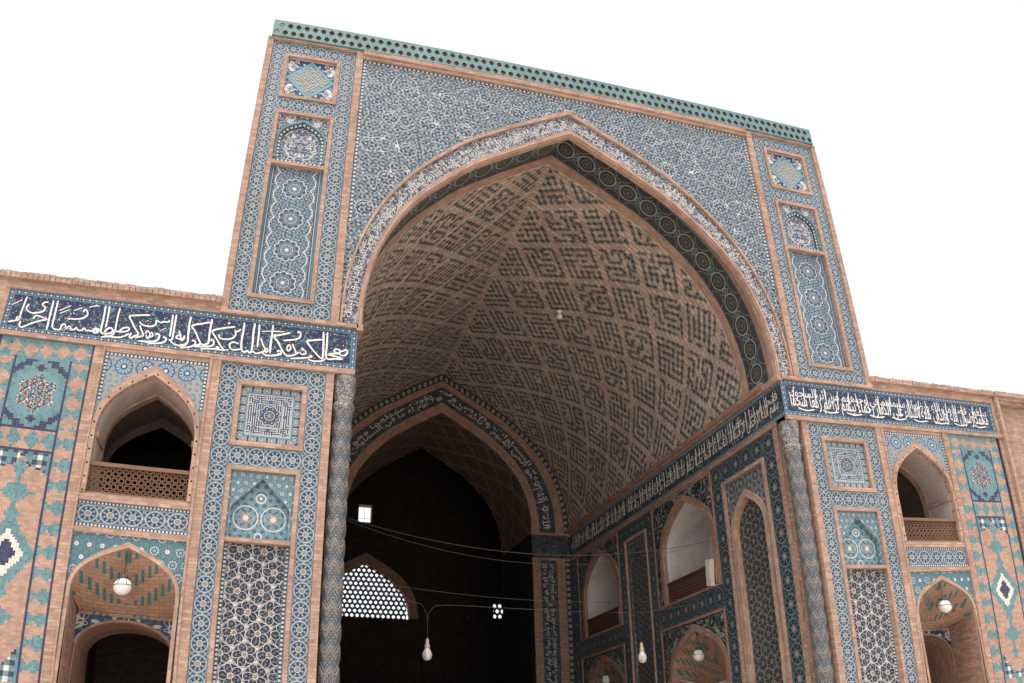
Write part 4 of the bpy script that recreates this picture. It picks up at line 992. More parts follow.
def low_niche(P, parent, uc, ho, hi, zs, zao, zai, ztop, u0, u1, tile, depth, zk, uvf=None, wall='shaded_brick', mould='brick', back='blue_scroll_tile', label=None):
    po = arch(uc, ho, zs, zao, 26); pi = arch(uc, hi, zs, zai, 26)
    b = MB(); archfill(b, P, po, u0, u1, 0.0, ztop, 0.0, 0, uvf or (lambda u, z: (u - uc, z)))
    o = part(b, 'arched_niche', tile, parent, label)
    Po = [(uc - ho, 0)] + po + [(uc + ho, 0)]; Pi = [(uc - hi, 0)] + pi + [(uc + hi, 0)]
    b = MB(); archbar(b, P, Po, Pi, -0.03, 0.03); b.build('arch_moulding', mould, o)
    # corbelled half vault of patterned brick
    b = MB(); w = hi * 0.97; S = arclen(pi); n = len(pi)
    bk = [(uc - w + 2 * w * k / (n - 1), zk) for k in range(n)]
    for k in range(n - 1):
        (a, za), (c, zc) = pi[k], pi[k + 1]; (e, ze), (f, zf) = bk[k], bk[k + 1]
        b.quad(P(e, ze, depth), P(f, zf, depth), P(c, zc, 0.03), P(a, za, 0.03), (e - uc, 0), (f - uc, 0), (c - uc, (zc - zk)), (a - uc, (za - zk)), 0, 0.3)
    rect(b, P, uc - w, uc + w, zk - 0.06, zk, depth - 0.03)
    b.build('tympanum', 'tympanum_tile', o)
    b = MB()
    for e in (-1, 1):
        x = uc + e * hi
        b.quad(P(x, 0, 0.03), P(x, 0, depth), P(x, zk, depth), P(x, zk, 0.03), (0, 0), (depth, 0), (depth, zk), (0, zk))
        b.face([P(x, zk, 0.03), P(x, zk, depth), P(x, zs, 0.03)], [(0, zk), (depth, zk), (0, zs)])
    fa = lambda w, zs, h: [(uc + w * math.cos(math.pi * (1 - k / 24)), zs + h * math.sin(math.pi * k / 24) ** 0.9) for k in range(25)]
    qa = fa(hi * 0.985, zk - 0.70, 0.60); Qa = [(uc - hi * 0.985, 0)] + qa + [(uc + hi * 0.985, 0)]; qb = fa(hi * 0.95, zk - 0.70, 0.55); Qb = [(uc - hi * 0.95, 0)] + qb + [(uc + hi * 0.95, 0)]
    archbar(b, P, Qa, Qb, depth - 0.03, depth + 0.02); extr(b, P, Qb, depth, depth + 1.3)
    for e in (-1, 1):
        x0, x1 = sorted((uc + e * hi * 0.985, uc + e * hi)); rect(b, P, x0, x1, 0, zk - 0.70, depth)
    b.build('jambs', wall, o)
    b = MB(); archfill(b, P, qa, uc - hi, uc + hi, zk - 0.70, zk - 0.06, depth, 0, lambda u, z: (u - uc, z)); b.build('inner_spandrel', back, o)
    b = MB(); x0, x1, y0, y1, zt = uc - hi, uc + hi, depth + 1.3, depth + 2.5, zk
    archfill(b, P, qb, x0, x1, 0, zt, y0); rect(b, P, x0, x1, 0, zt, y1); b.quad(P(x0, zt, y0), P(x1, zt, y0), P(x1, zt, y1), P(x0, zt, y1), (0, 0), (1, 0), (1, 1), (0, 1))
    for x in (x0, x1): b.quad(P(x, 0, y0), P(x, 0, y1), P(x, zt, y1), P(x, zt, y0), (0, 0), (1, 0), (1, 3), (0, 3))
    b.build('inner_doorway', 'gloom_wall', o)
    return o

MS = 0.047; UC = 11.01
def mosaic_cell(u, z):      # 0 brick, 1 turquoise, 2 navy, 3 white
    x = u - UC; a = abs(x); st = lambda v: math.floor(v / MS + 0.5) * MS
    dia = lambda cx, cz, w, h: abs(a - cx) / w + abs(z - cz) / h < 1
    if abs(a - 0.548) < 0.014 and z < 8.87: return 2
    if a > 0.55 or z > 8.84:
        if z > 8.84:
            if a > 0.90: return 2
            k = (x + 5.0) % 0.32 - 0.16
            if abs(k) < 0.03 and abs(z - 9.02) < .10: return 0
            if abs(k) / 0.16 + abs(z - 9.02) / 0.17 < 1: return 0
            if (abs(x) > 0.6) and abs(abs(x) - 0.69) < 0.03 and abs(z - 9.13) < 0.03: return 2
            return 1
        if a > 0.915: return 2
        k = (z + 5.0) % 0.40 - 0.20
        if z > 7.45:        # brick crosses on turquoise beside the panel
            if abs(a - 0.72) / 0.17 + abs(k) / 0.18 < 1 or abs(a - 0.915) / 0.11 + abs(k) / 0.15 < 1: return 0
            return 1
        if abs(a - 0.80) / 0.17 + abs(k) / 0.155 < 1 or abs(a - 0.55) / 0.15 + abs(k) / 0.15 < 1 : return 1
        if abs(k) < 0.02 and a < .8: return 1
        return 0
    if 7.43 < z <= 8.84:
        c = z - 8.135; e = abs(c)
        if e > 0.69: return 2
        if abs(e + 0.74 * a - 0.80) < 0.085 and a > 0.10: return 2 if (int((z + 9) / MS) % 2 == 0 or abs(e + 0.74 * a - 0.80) < 0.05) else 1
        r = math.hypot(a, c); th = math.atan2(c, x)
        if r < 0.36 + 0.06 * math.cos(6 * th + math.pi):
            for q in range(7):
                ang = q * math.pi / 3 + math.pi / 6; rr = 0 if q == 6 else 0.20
                if math.hypot(x - rr * math.cos(ang), c - rr * math.sin(ang)) < 0.055: return 1
            return random.choice((0, 2, 3, 4, 4))
        if (abs(a) < 0.03 and abs(e - 0.53) < 0.07) or (a < 0.085 and abs(e - 0.53) < 0.024): return 2
        return 1
    if 7.02 < z <= 7.43:
        k = (x + 5.03) % 0.34 - 0.17
        if abs(z - 7.41) < 0.024: return 2
        return 1 if abs(k) / 0.16 + abs(z - 7.22) / 0.20 < 1 else 0
    if abs(z - 7.0) < 0.024: return 2
    za = 6.95 - 0.95 * a - 0.08 * math.sin(a * 11)
    if z > za or z < 3.05 + 0.0 * a or (z < 3.55 and z < 3.05 + (0.52 - 0) * max(0, (a - 0.12) / 0.42)):
        if abs(z - za) < 0.03: return 2
        i, j = int((x + 3) / (MS * 2)), int(z / (MS * 2))
        return (1, 2, 3, 2)[(i + 2 * j) % 4] if (i + j) % 2 else 1
    if dia(0, 6.68, 0.13, 0.21): return 1
    if dia(0, 6.21, 0.36, 0.15) or dia(0, 6.21, 0.15, 0.34) or (a < 0.17 and abs(z - 6.21) < 0.14): return 1
    if dia(0, 5.80, 0.17, 0.15): return 1
    d = a / 0.56 + abs(z - 5.1) / 0.72
    if d < 0.36: return 2
    if d < 0.62: return 3
    if d < 1.0: return 1
    if dia(0, 4.40, 0.17, 0.15): return 1
    if dia(0, 3.98, 0.36, 0.15) or dia(0, 3.98, 0.15, 0.34) or (a < 0.17 and abs(z - 3.98) < 0.14): return 1
    if dia(0, 3.52, 0.13, 0.21): return 1
    return 0
def star_cell(x, c, i, j):
    a, e = abs(x), abs(c); r = math.hypot(x, c); th = math.atan2(c, x)
    if r > 0.35 + 0.055 * math.cos(6 * (th + math.pi / 6)): 
        return 2 if (a < 0.03 and abs(e - 0.53) < 0.07) else 1
    for k in range(13):
        if k < 6: ang, rr = k * math.pi / 3, 0.145
        elif k < 12: ang, rr = k * math.pi / 3 + math.pi / 6, 0.275
        else: ang, rr = 0, 0
        d = math.hypot(x - rr * math.cos(ang), c - rr * math.sin(ang))
        if d < 0.042: return 1
        if d < 0.060: return 2
    return (3, 4, 2, 4, 0, 4)[(i + 2 * j + (i * j) % 5) % 6]
def mosaic(mb, P):
    nx = 40; nz = int(9.24 / MS)
    for i in range(nx):
        for j in range(nz):
            u0 = 10.07 + i * MS; z0 = 9.24 - (j + 1) * MS
            um, zm = u0 + MS / 2, z0 + MS / 2
            m = mosaic_cell(um, zm if zm > 2.9 else 2.9 + (zm % 3.9))
            if 7.43 < zm < 8.84 and math.hypot(um - UC, zm - 8.135) < 0.45:
                for p in (0, 1, 2):
                    for q in (0, 1, 2):
                        h = MS / 3; a, c = u0 + p * h, z0 + q * h
                        mm = star_cell(a + h / 2 - UC, c + h / 2 - 8.135, i * 3 + p, j * 3 + q)
                        mb.face([P(a, c, 0), P(a + h, c, 0), P(a + h, c + h, 0), P(a, c + h, 0)], [(.3, .3), (.6, .3), (.6, .6), (.3, .6)], mm)
                continue
            if m == 0:
                row = j; k = 0.5 * (i + (row % 2) * 1.0)
                uv = [(k, row), (k + .5, row), (k + .5, row + 1), (k, row + 1)]
            else: uv = [(i, j), (i + 1, j), (i + 1, j + 1), (i, j + 1)]
            mb.face([P(u0, z0, 0), P(u0 + MS, z0, 0), P(u0 + MS, z0 + MS, 0), P(u0, z0 + MS, 0)], uv, m)

for s, nm in SIDES:
    P = mirror(s)
    wing = thing('arcade_wing', ('low arcade wing left of the portal, topped by large widely spaced white script' if s < 0 else 'low arcade wing right of the portal, topped by dense fine white script'), 'building wing', (s * 9.9, 0, 0), 'low wings on either side of the portal')
    xe = 12.0 if s < 0 else 12.03
    # inscription band
    b = MB(); rect(b, P, 5.115, xe - 0.115, 9.455, 10.155, 0.0)
    hstrip(b, P, 5.115, xe - 0.115, 9.342, 9.455, 0.0, 1, 52); hstrip(b, P, 5.115, xe - 0.115, 10.155, 10.27, 0.0, 1, 52)
    for u0, u1 in ((5.0, 5.115), (xe - 0.115, xe)): vstrip(b, P, u0, u1, 9.342, 10.27, 0.0, 1, 7)
    band = part(b, 'inscription_band', ['script_ground', 'guard_strip'], wing)
    b = MB()
    if s < 0:
        for k, (w, c) in enumerate(STROKES): pen(b, Fac, list(zip(c[::2], c[1::2])), 0.031 * w, -0.010 - k * 0.0001, 0.001)
    else:
        write(b, 'محمد رسول الله والذين معه أشداء على الكفار رحماء بينهم تراهم ركعا سجدا', lambda q, t: (5.22 + q, -0.008, t), 6.55, 9.50, 9.98, 0.006)
        write(b, 'يبتغون فضلا من الله ورضوانا سيماهم في وجوههم من أثر السجود', lambda q, t: (5.25 + q, -0.010, t), 6.5, 9.74, 10.12, 0.0)
        for k in range(20): pen(b, Fac, [(5.3 + k * 0.33 + random.uniform(-.08, .08), 10.11), (5.28 + k * 0.33, 9.62)], 0.028, -0.012 - k * .0002, 0.0)
        for k in range(9): 
            x = 5.4 + k * 0.72; pen(b, Fac, [(x, 9.56), (x + 0.22, 9.51), (x + 0.48, 9.55)], 0.032, -0.013 - k * .0002, 0.0)
    b.build('lettering', 'white_tile', band)
    # brickwork of the wing
    b = MB()
    x1 = 14.5 if s < 0 else 12.16
    slab(b, P, 7.79, x1, 9.245, 9.34, -0.05, 0.03); slab(b, P, 7.79, xe + 0.12, 10.272, 10.47, -0.025, 0.03)
    slab(b, P, xe, x1, 0, 10.272, -0.02, 0.03)
    if s < 0: slab(b, P, xe + 0.12, x1, 10.272, 10.47, -0.025, 0.03)
    b.quad(P(7.8, 10.45, 0.03), P(x1, 10.45, 0.03), P(x1, 10.45, 6), P(7.8, 10.45, 6), (0, 0), (9, 0), (9, 6), (0, 6))
    b.quad(P(7.8, 0, 6), P(x1, 0, 6), P(x1, 10.45, 6), P(7.8, 10.45, 6), (0, 0), (9, 0), (9, 10), (0, 10))
    b.quad(P(x1, 0, 0), P(x1, 0, 6), P(x1, 10.45, 6), P(x1, 10.45, 0), (0, 0), (9, 0), (9, 10), (0, 10))
    slab(b, P, 9.90, 10.07, 0, 9.245, -0.03, 0.03)
    slab(b, P, 7.84, 9.86, 6.20, 6.345, -0.03, 0.03); slab(b, P, 7.84, 9.86, 5.615, 5.725, -0.03, 0.03); slab(b, P, 7.84, 9.86, 9.155, 9.245, -0.02, 0.03)
    part(b, 'brickwork', 'brick', wing)
    b = MB(); k = 7.79
    while k < x1 - 0.1:     # coping of bricks set on edge, slightly uneven
        w = 0.115; h = random.uniform(-0.012, 0.012); slab(b, P, k, k + w - 0.012, 10.475, 10.615 + h, -0.105 + random.uniform(-.012, .012), 0.4); k += w
    slab(b, P, 7.79, x1, 10.472, 10.60, -0.08, 0.38)
    part(b, 'coping', 'brick', wing)
    b = MB(); slab(b, P, 7.79, 7.84, 0, 9.245, -0.06, 0.0, 0, (0, 0.1, 0, 9.2)); slab(b, P, 9.86, 9.90, 0, 9.245, -0.06, 0.0)
    part(b, 'studded_roll', 'stud_brick', wing)
    balcony(P, wing, 8.85, 1.005, 0.915, 7.52, 8.97, 8.76, 6.345, 9.155, 7.84, 9.86, 'wheel_tile', 'plaster', 0.9, 'lattice', zr=6.95)
    b = MB(); hstrip(b, P, 7.845, 9.855, 5.79, 6.14, 0.0, 0, 5); hstrip(b, P, 7.845, 9.855, 5.727, 5.79, 0.0, 1, 30); hstrip(b, P, 7.845, 9.855, 6.14, 6.198, 0.0, 1, 30)
    part(b, 'rosette_panel', ['rosette_border', 'dash_strip'], wing)
    low_niche(P, wing, 8.85, 0.985, 0.915, 4.58, 5.51, 5.41, 5.615, 7.84, 9.86, 'daisy_tile', 0.9, 4.38)
    b = MB(); mosaic(b, P)
    part(b, 'brick_mosaic', ['mosaic_brick', 'mosaic_turquoise', 'mosaic_navy', 'mosaic_white', 'hole_brown'], wing)

# plain brick wall beyond the right wing
wall = thing('brick_wall', 'plain brown brick wall with a moulded frame at the far right', 'wall', (14.5, 0, 0))
b = MB(); frame(b, Fac, 12.165, 18.0, 0, 10.46, 0.10, -0.12, 0.3); frame(b, Fac, 12.265, 17.9, 0.1, 10.36, 0.10, -0.06, 0.3)
k = 12.165
slab(b, Fac, 12.165, 18.0, 10.462, 10.60, -0.16, 0.5)
part(b, 'moulded_frame', 'brick', wall)
b = MB(); rect(b, Fac, 12.36, 17.8, 0.2, 10.27, 0.08); rect(b, Fac, 12.165, 18, 0, 10.5, 1.2); part(b, 'infill', 'brick', wall)
b = MB(); n = 10
for k in range(n):
    a, c = math.pi * k / n, math.pi * (k + 1) / n
    b.face([(12.9 - .62 * math.cos(a), 0.5, 10.6 + .09 * math.sin(a)), (12.9 - .62 * math.cos(c), 0.5, 10.6 + .09 * math.sin(c)), (12.9 - .62 * math.cos(c), 0.0, 10.6 + .09 * math.sin(c)), (12.9 - .62 * math.cos(a), 0.0, 10.6 + .09 * math.sin(a))], [(0, 0)] * 4)
    b.face([(12.9 - .62 * math.cos(a), 0, 10.6 + .09 * math.sin(a)), (12.9 - .62 * math.cos(c), 0, 10.6 + .09 * math.sin(c)), (12.9 - .62 * math.cos(c), 0, 10.59), (12.9 - .62 * math.cos(a), 0, 10.59)], [(0, 0), (.1, 0), (.1, .1), (0, .1)])
part(b, 'rounded_top', 'brick', wall)

# ================================================================== VAULTED HALL BEHIND THE ARCH
hall = thing('vaulted_hall', 'deep vaulted hall behind the great arch, patterned brick vault above dark tiled walls', 'vaulted hall', (0, 7.5, 0), warp=False)
# the vault: every brick is a face; glazed bricks spell square script in lozenges
def maze(n):
    N = (n + 1) // 2; G = np.zeros((n, n), bool); seen = {(0, 0)}; stack = [(0, 0, None)]; G[0, 0] = True
    if random.random() < 0.5: pass
    while stack:
        x, y, pd = stack[-1]
        nb = [(dx, dy) for dx, dy in ((1, 0), (-1, 0), (0, 1), (0, -1)) if 0 <= x + dx < N and 0 <= y + dy < N and (x + dx, y + dy) not in seen]
        if not nb: stack.pop(); continue
        d = pd if pd in nb and random.random() < 0.55 else random.choice(nb)
        G[2 * x + d[0], 2 * y + d[1]] = True; G[2 * (x + d[0]), 2 * (y + d[1])] = True
        seen.add((x + d[0], y + d[1])); stack.append((x + d[0], y + d[1], d))
    for _ in range(5):      # lift a few strokes so that words read apart
        a, c = random.randrange(n), random.randrange(n); G[max(0, a - 1):a + 1, c] = False
    return G
Nn = 13; MZ = {}
def kufic(i, j):
    a, c = (i + j) // 3, (i - j + 6000) // 3
    A, B = a // Nn, c // Nn; la, lc = a % Nn - 2, c % Nn - 2
    if la < 0 or lc < 0: return 0
    if (A, B) not in MZ: MZ[A, B] = maze(11)
    return int(MZ[A, B][la, lc])
V_in = arch(0, 5.0, 10.3, 16.50, 160)
S = arclen(V_in); Lh = S[-1] / 2; md = 0.049
nH = int(Lh / md); Y0, Y1 = 1.56, YB; nY = int((Y1 - Y0) / md)
us = np.interp(Lh + (np.arange(-nH, nH + 1) / nH) * Lh, S, [p[0] for p in V_in]); zs_ = np.interp(Lh + (np.arange(-nH, nH + 1) / nH) * Lh, S, [p[1] for p in V_in])
b = MB(); idx = {}
for i in range(2 * nH + 1):
    for j in range(nY + 1): b.v.append((us[i], lerp(Y0, Y1, j / nY), 10.3 + (zs_[i] - 10.3) * lerp(1.069, 1.0, j / nY)))
for i in range(2 * nH):
    for j in range(nY):
        v0 = i * (nY + 1) + j
        b.f.append((v0, v0 + nY + 1, v0 + nY + 2, v0 + 1)); b.uv.append([(i, j), (i + 1, j), (i + 1, j + 1), (i, j + 1)])
        k = i - nH if i >= nH else nH - 1 - i
        b.mi.append(kufic(k, j + (0 if i >= nH else 9)) if k > 1 and j > 1 else 0)
part(b, 'barrel_vault', ['vault_brick', 'vault_glaze'], hall, 'brick vault with square script in dark glazed brick')
V_far = arch(0, 5.0, 10.3, 16.50)
# side walls
def hall_bay(P, par, u0, u1):
    uc = (u0 + u1) / 2 - 0.16
    b = MB()
    frame(b, P, u0, u1, 6.16, 9.225, 0.06, -0.03, 0.02); frame(b, P, u0, u1, 0.0, 5.56, 0.07, -0.03, 0.02, bottom=False)
    part(b, 'bay_frame', 'shaded_brick', par)
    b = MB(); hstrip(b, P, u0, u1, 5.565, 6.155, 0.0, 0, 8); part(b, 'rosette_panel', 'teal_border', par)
    balcony(P, par, uc, 1.64, 1.46, 7.55, 9.09, 8.88, 6.2, 9.165, u0 + 0.06, u1 - 0.06, 'dark_scroll_tile', 'plaster_white', 1.5, 'slats', room=False, stud='shaded_brick', zr=6.82)
    low_niche(P, par, uc, 1.66, 1.50, 4.1, 5.42, 5.22, 5.49, u0 + 0.07, u1 - 0.07, 'dark_scroll_tile', 0.9, 3.9, back='dark_scroll_tile', mould='shaded_brick')
for P, nm in ((RevR, 'right'), (RevL, 'left')):
    # long inscription and cornice
    b = MB(); rect(b, P, 0.0, YB, 9.45, 10.14, 0.0); hstrip(b, P, 0.0, YB, 9.342, 9.45, 0.0, 1, 110); hstrip(b, P, 0.0, YB, 10.14, 10.248, 0.0, 1, 110)
    band = part(b, 'hall_inscription', ['script_ground_dark', 'guard_strip'], hall)
    b = MB()
    if nm == 'right': mp = lambda q, t: RevR(14.3 - q, t, -0.006)
    else: mp = lambda q, t: RevL(0.2 + q, t, -0.006)
    write(b, BASM, mp, 14.1, 9.50, 9.90, 0.0); write(b, FATH[12:110], mp, 14.1, 9.76, 10.10, 0.0)
    for k in range(52):
        u = 0.35 + k * 0.271 + random.uniform(-.1, .1); pen(b, P, [(u, 10.09), (u + .02, 9.62)], 0.024, -0.010, 0.0)
    b.build('lettering', 'pale_script', band)
    b = MB(); slab(b, P, 0.05, YB, 10.25, 10.33, -0.05, 0.05); slab(b, P, 0.66, YB, 10.332, 10.46, -0.10, 0.05)
    slab(b, P, 0.42, YB, 9.23, 9.34, -0.05, 0.03); slab(b, P, 0.42, 0.58, 0, 9.228, -0.03, 0.03)
    slab(b, P, 0.58, YB, 0.0, 0.9, -0.08, 0.0)
    part(b, 'hall_brickwork', 'shaded_brick', hall)
    b = MB()
    for u0, u1, n in ((0.58, 1.13, 15), (3.20, 3.73, 15), (7.46, 7.93, 18), (9.57, 10.08, 18), (13.80, 14.55, 12)): vstrip(b, P, u0, u1, 0.9, 9.228, 0.0, 0, n)
    hstrip(b, P, 1.13, 3.20, 8.70, 9.228, 0.0, 0, 4); hstrip(b, P, 7.93, 9.57, 8.76, 9.228, 0.0, 0, 4)
    part(b, 'rosette_border', 'teal_border', hall)
    b = MB(); uc = 2.165
    pa = arch(uc, 0.84, 7.15, 8.22, 26); pb = arch(uc, 0.70, 7.15, 8.02, 26); Pa = [(uc - .84, 0.9)] + pa + [(uc + .84, 0.9)]; Pb = [(uc - .70, 0.9)] + pb + [(uc + .70, 0.9)]
    archfill(b, P, pa, 1.22, 3.11, 0.9, 8.61, 0.03, 1); archdisc(b, P, pb, 0.9, 0.14)
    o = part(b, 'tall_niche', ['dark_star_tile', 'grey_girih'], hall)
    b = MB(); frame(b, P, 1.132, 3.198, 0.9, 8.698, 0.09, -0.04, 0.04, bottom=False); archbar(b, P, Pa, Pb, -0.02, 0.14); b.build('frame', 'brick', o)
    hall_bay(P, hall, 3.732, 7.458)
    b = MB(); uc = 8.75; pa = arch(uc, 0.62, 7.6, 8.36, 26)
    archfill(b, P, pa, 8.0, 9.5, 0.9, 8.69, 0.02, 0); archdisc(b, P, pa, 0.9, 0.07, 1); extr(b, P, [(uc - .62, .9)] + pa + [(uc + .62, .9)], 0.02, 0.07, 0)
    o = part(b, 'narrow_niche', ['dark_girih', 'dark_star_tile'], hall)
    b = MB(); frame(b, P, 7.932, 9.568, 0.9, 8.758, 0.065, -0.04, 0.03, bottom=False); b.build('frame', 'brick', o)
    hall_bay(P, hall, 10.082, 13.798)
# end wall with its arch
def both(lo, hi, z): return (arch(0, lo, 10.28, z))
R0, R1, R2, R3, R4 = both(5.0, 0, 16.50), both(4.80, 0, 16.16), both(4.45, 0, 15.92), both(3.80, 0, 15.24), both(3.50, 0, 14.83)
legs = lambda p: [(p[0][0], 10.26)] + p + [(p[-1][0], 10.26)]
b = MB(); archbar(b, Back, R1, R2, -0.07, 0.02); archbar(b, Back, R3, R4, -0.06, 0.02)
ring(b, Back, both(3.72, 0, 15.12), both(3.64, 0, 15.0), -0.085); extr(b, Back, both(3.72, 0, 15.12), -0.085, -0.06); extr(b, Back, both(3.64, 0, 15.0), -0.085, -0.06)
for e in (-1, 1):
    Q = lambda u, z, d, e=e: (e * u, YB + d, z)
    slab(b, Q, 3.48, 5.0, 10.20, 10.30, -0.09, 0.02); slab(b, Q, 3.48, 5.0, 9.24, 9.33, -0.09, 0.02)
    slab(b, Q, 3.50, 3.80, 0, 9.24, -0.06, 0.02); slab(b, Q, 4.45, 4.78, 0, 9.24, -0.06, 0.02)
part(b, 'end_arch', 'shaded_brick', hall)
b = MB(); ring(b, Back, R0, R1, -0.02, 0, 1 / 0.24, 1.0)
for e in (-1, 1): vstrip(b, lambda u, z, d, e=e: (e * u, YB + d, z), 4.78, 5.0, 0, 9.24, -0.01, 0, 40)
part(b, 'dotted_border', 'dotted_strip', hall)
b = MB(); ring(b, Back, R2, R3, 0.0)
for e in (-1, 1):
    Q = lambda u, z, d, e=e: (e * u, YB + d, z)
    rect(b, Q, 3.80, 4.45, 0, 9.24, 0.0); rect(b, Q, 3.50, 5.0, 9.33, 10.20, -0.01)
band = part(b, 'end_arch_inscription', 'script_ground_dark', hall)
b = MB(); at2, L2 = along(R3)
write(b, 'الله لا إله إلا هو الحي القيوم لا تأخذه سنة ولا نوم له ما في السماوات وما في الأرض', lambda q, t: Back(*at2(0.2 + q, t), -0.006), L2 - 0.4, 0.08, 0.40, 0.0); write(b, 'وسع كرسيه السماوات والأرض ولا يؤوده حفظهما وهو العلي العظيم', lambda q, t: Back(*at2(0.2 + q, t), -0.008), L2 - 0.4, 0.30, 0.56, 0.0)
for e in (-1, 1): write(b, 'من ذا الذي يشفع عنده إلا بإذنه يعلم ما بين أيديهم وما خلفهم ولا يحيطون بشيء من علمه إلا بما شاء وسع كرسيه السماوات والأرض', lambda q, t, e=e: (e * 4.12 + 0.28 - t, YB - 0.006, 0.9 + q), 8.2, 0.02, 0.30, 0.0); write(b, 'الله لا إله إلا هو الحي القيوم لا تأخذه سنة ولا نوم له ما في السماوات وما في الأرض من ذا الذي يشفع عنده', lambda q, t, e=e: (e * 4.12 + 0.28 - t, YB - 0.008, 0.9 + q), 8.2, 0.24, 0.54, 0.0)
b.build('lettering', 'pale_script', band)
# passage to the domed chamber
chamber = thing('domed_chamber', 'dark chamber beyond the inner arch, lit by small pierced windows', 'chamber', (0, 22, 0), warp=False)
YC = 18.5
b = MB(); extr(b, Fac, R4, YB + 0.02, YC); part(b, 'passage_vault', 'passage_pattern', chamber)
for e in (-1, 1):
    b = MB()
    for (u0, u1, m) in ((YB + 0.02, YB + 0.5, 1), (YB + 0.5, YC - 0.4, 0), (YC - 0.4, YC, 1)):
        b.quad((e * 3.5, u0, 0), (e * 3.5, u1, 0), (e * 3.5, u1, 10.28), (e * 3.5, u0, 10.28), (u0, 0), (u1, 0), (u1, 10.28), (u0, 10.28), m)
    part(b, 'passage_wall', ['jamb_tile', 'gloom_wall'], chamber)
YE = 26.0; XW = 9.0; ZH = 20.0
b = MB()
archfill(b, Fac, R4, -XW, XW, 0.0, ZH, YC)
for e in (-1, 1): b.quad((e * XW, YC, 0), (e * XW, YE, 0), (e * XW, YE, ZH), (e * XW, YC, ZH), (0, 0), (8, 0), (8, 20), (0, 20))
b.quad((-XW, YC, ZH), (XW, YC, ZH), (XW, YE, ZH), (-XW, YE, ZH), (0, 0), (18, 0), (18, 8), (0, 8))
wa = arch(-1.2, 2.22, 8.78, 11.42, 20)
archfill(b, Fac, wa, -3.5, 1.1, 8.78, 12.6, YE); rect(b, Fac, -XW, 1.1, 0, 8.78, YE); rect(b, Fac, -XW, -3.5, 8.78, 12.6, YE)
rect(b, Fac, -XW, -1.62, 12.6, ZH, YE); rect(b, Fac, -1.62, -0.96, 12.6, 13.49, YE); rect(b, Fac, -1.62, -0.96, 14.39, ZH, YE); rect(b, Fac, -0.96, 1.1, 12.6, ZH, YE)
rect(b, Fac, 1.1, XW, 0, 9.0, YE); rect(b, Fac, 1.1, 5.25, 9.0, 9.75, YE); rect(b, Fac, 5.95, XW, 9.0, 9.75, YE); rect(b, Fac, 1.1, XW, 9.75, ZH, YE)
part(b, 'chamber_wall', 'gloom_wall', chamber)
b = MB(); archbar(b, Fac, arch(-1.2, 2.62, 8.78, 11.9, 20), wa, YE - 0.25, YE + 0.3); part(b, 'window_surround', 'shaded_brick', chamber)
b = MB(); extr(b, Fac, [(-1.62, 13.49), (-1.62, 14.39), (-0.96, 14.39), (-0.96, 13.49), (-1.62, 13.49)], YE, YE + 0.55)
part(b, 'window_surround', 'shaded_brick', chamber)
def grille(pts_in, x0, x1, z0, z1, cw, ch, name):
    b = MB(); r = 0; z = z0
    while z < z1:
        x = x0 + (cw / 2 if r % 2 else 0) - cw
        while x < x1:
            if pts_in(x + cw / 2, z + ch / 2): pierced(b, Fac, x, z, cw, ch, cw * 0.35, ch * 0.41, YE + 0.06, 0.03, back=False)
            x += cw
        z += ch; r += 1
    return part(b, name, 'grille_white', chamber)
WA = np.array(wa)
def inside(x, z): return abs(x + 1.2) < 2.22 and z < np.interp(x, WA[:, 0], WA[:, 1]) + 0.12
grille(inside, -3.6, 1.2, 8.78, 11.8, 0.25, 0.22, 'lattice_window')
grille(lambda x, z: True, 5.2, 6.1, 8.97, 9.8, 0.27, 0.26, 'lattice_window')
b = MB(); slab(b, Fac, -1.30, -1.285, 13.49, 14.39, YE + 0.3, YE + 0.33); slab(b, Fac, -1.62, -0.96, 13.75, 13.765, YE + 0.3, YE + 0.33); part(b, 'window_bars', 'dark_metal', chamber)
b = MB(); frame(b, Fac, -4.0, 1.9, 0, 7.4, 0.25, YE - 0.12, YE); archbar(b, Fac, arch(-1.05, 2.0, 3.4, 6.2, 20), arch(-1.05, 1.8, 3.4, 5.95, 20), YE - 0.10, YE); part(b, 'wall_niche', 'gloom_wall', chamber)
# rough outer masonry that closes the hall from above
b = MB(); extr(b, Fac, arch(0, 5.6, 10.3, 17.5, 24), 1.57, YC); part(b, 'outer_shell', 'brick', hall)

# ================================================================== LAMPS, BULBS, CABLES
def sphere(mb, c, r, n=20, m=0, zr=1.0, top=math.pi / 2, bot=-math.pi / 2):
    k = 12
    lathe(mb, (c[0], c[1]), [(max(1e-4, r * math.cos(lerp(bot, top, i / k))), c[2] + zr * r * math.sin(lerp(bot, top, i / k))) for i in range(k + 1)], n, m)
def local(mb, name, mats, parent, smooth=True):
    o = mb.build(name, mats, None, False)
    o.parent = parent
    return merge_smooth(o) if smooth else o
def make_globe_lamp():
    t = bpy.data.objects.new('globe_lamp', None); scene.collection.objects.link(t)
    b = MB(); sphere(b, (0, 0, 0), 0.15); local(b, 'globe', 'globe_glass', t)
    b = MB(); lathe(b, (0, 0), [(0.07, 0.125), (0.08, 0.155), (0.05, 0.20), (0.02, 0.22)], 16); local(b, 'cap', 'dark_metal', t)
    b = MB()
    for k in range(3):
        a = math.pi * k / 3; tube(b, [(0.154 * math.cos(a) * math.cos(q), 0.154 * math.sin(a) * math.cos(q), 0.154 * math.sin(q)) for q in np.linspace(0.15, math.pi - 0.15, 12)], 0.006, 5)
    tube(b, [(0.155 * math.cos(q), 0.155 * math.sin(q), 0.02) for q in np.linspace(0, 2 * math.pi, 25)], 0.006, 5)
    local(b, 'wire_cage', 'dark_metal', t)
    b = MB(); tube(b, [(0, 0, 0.21), (0, 0, 0.62)], 0.012); local(b, 'rod', 'dark_metal', t)
    return t
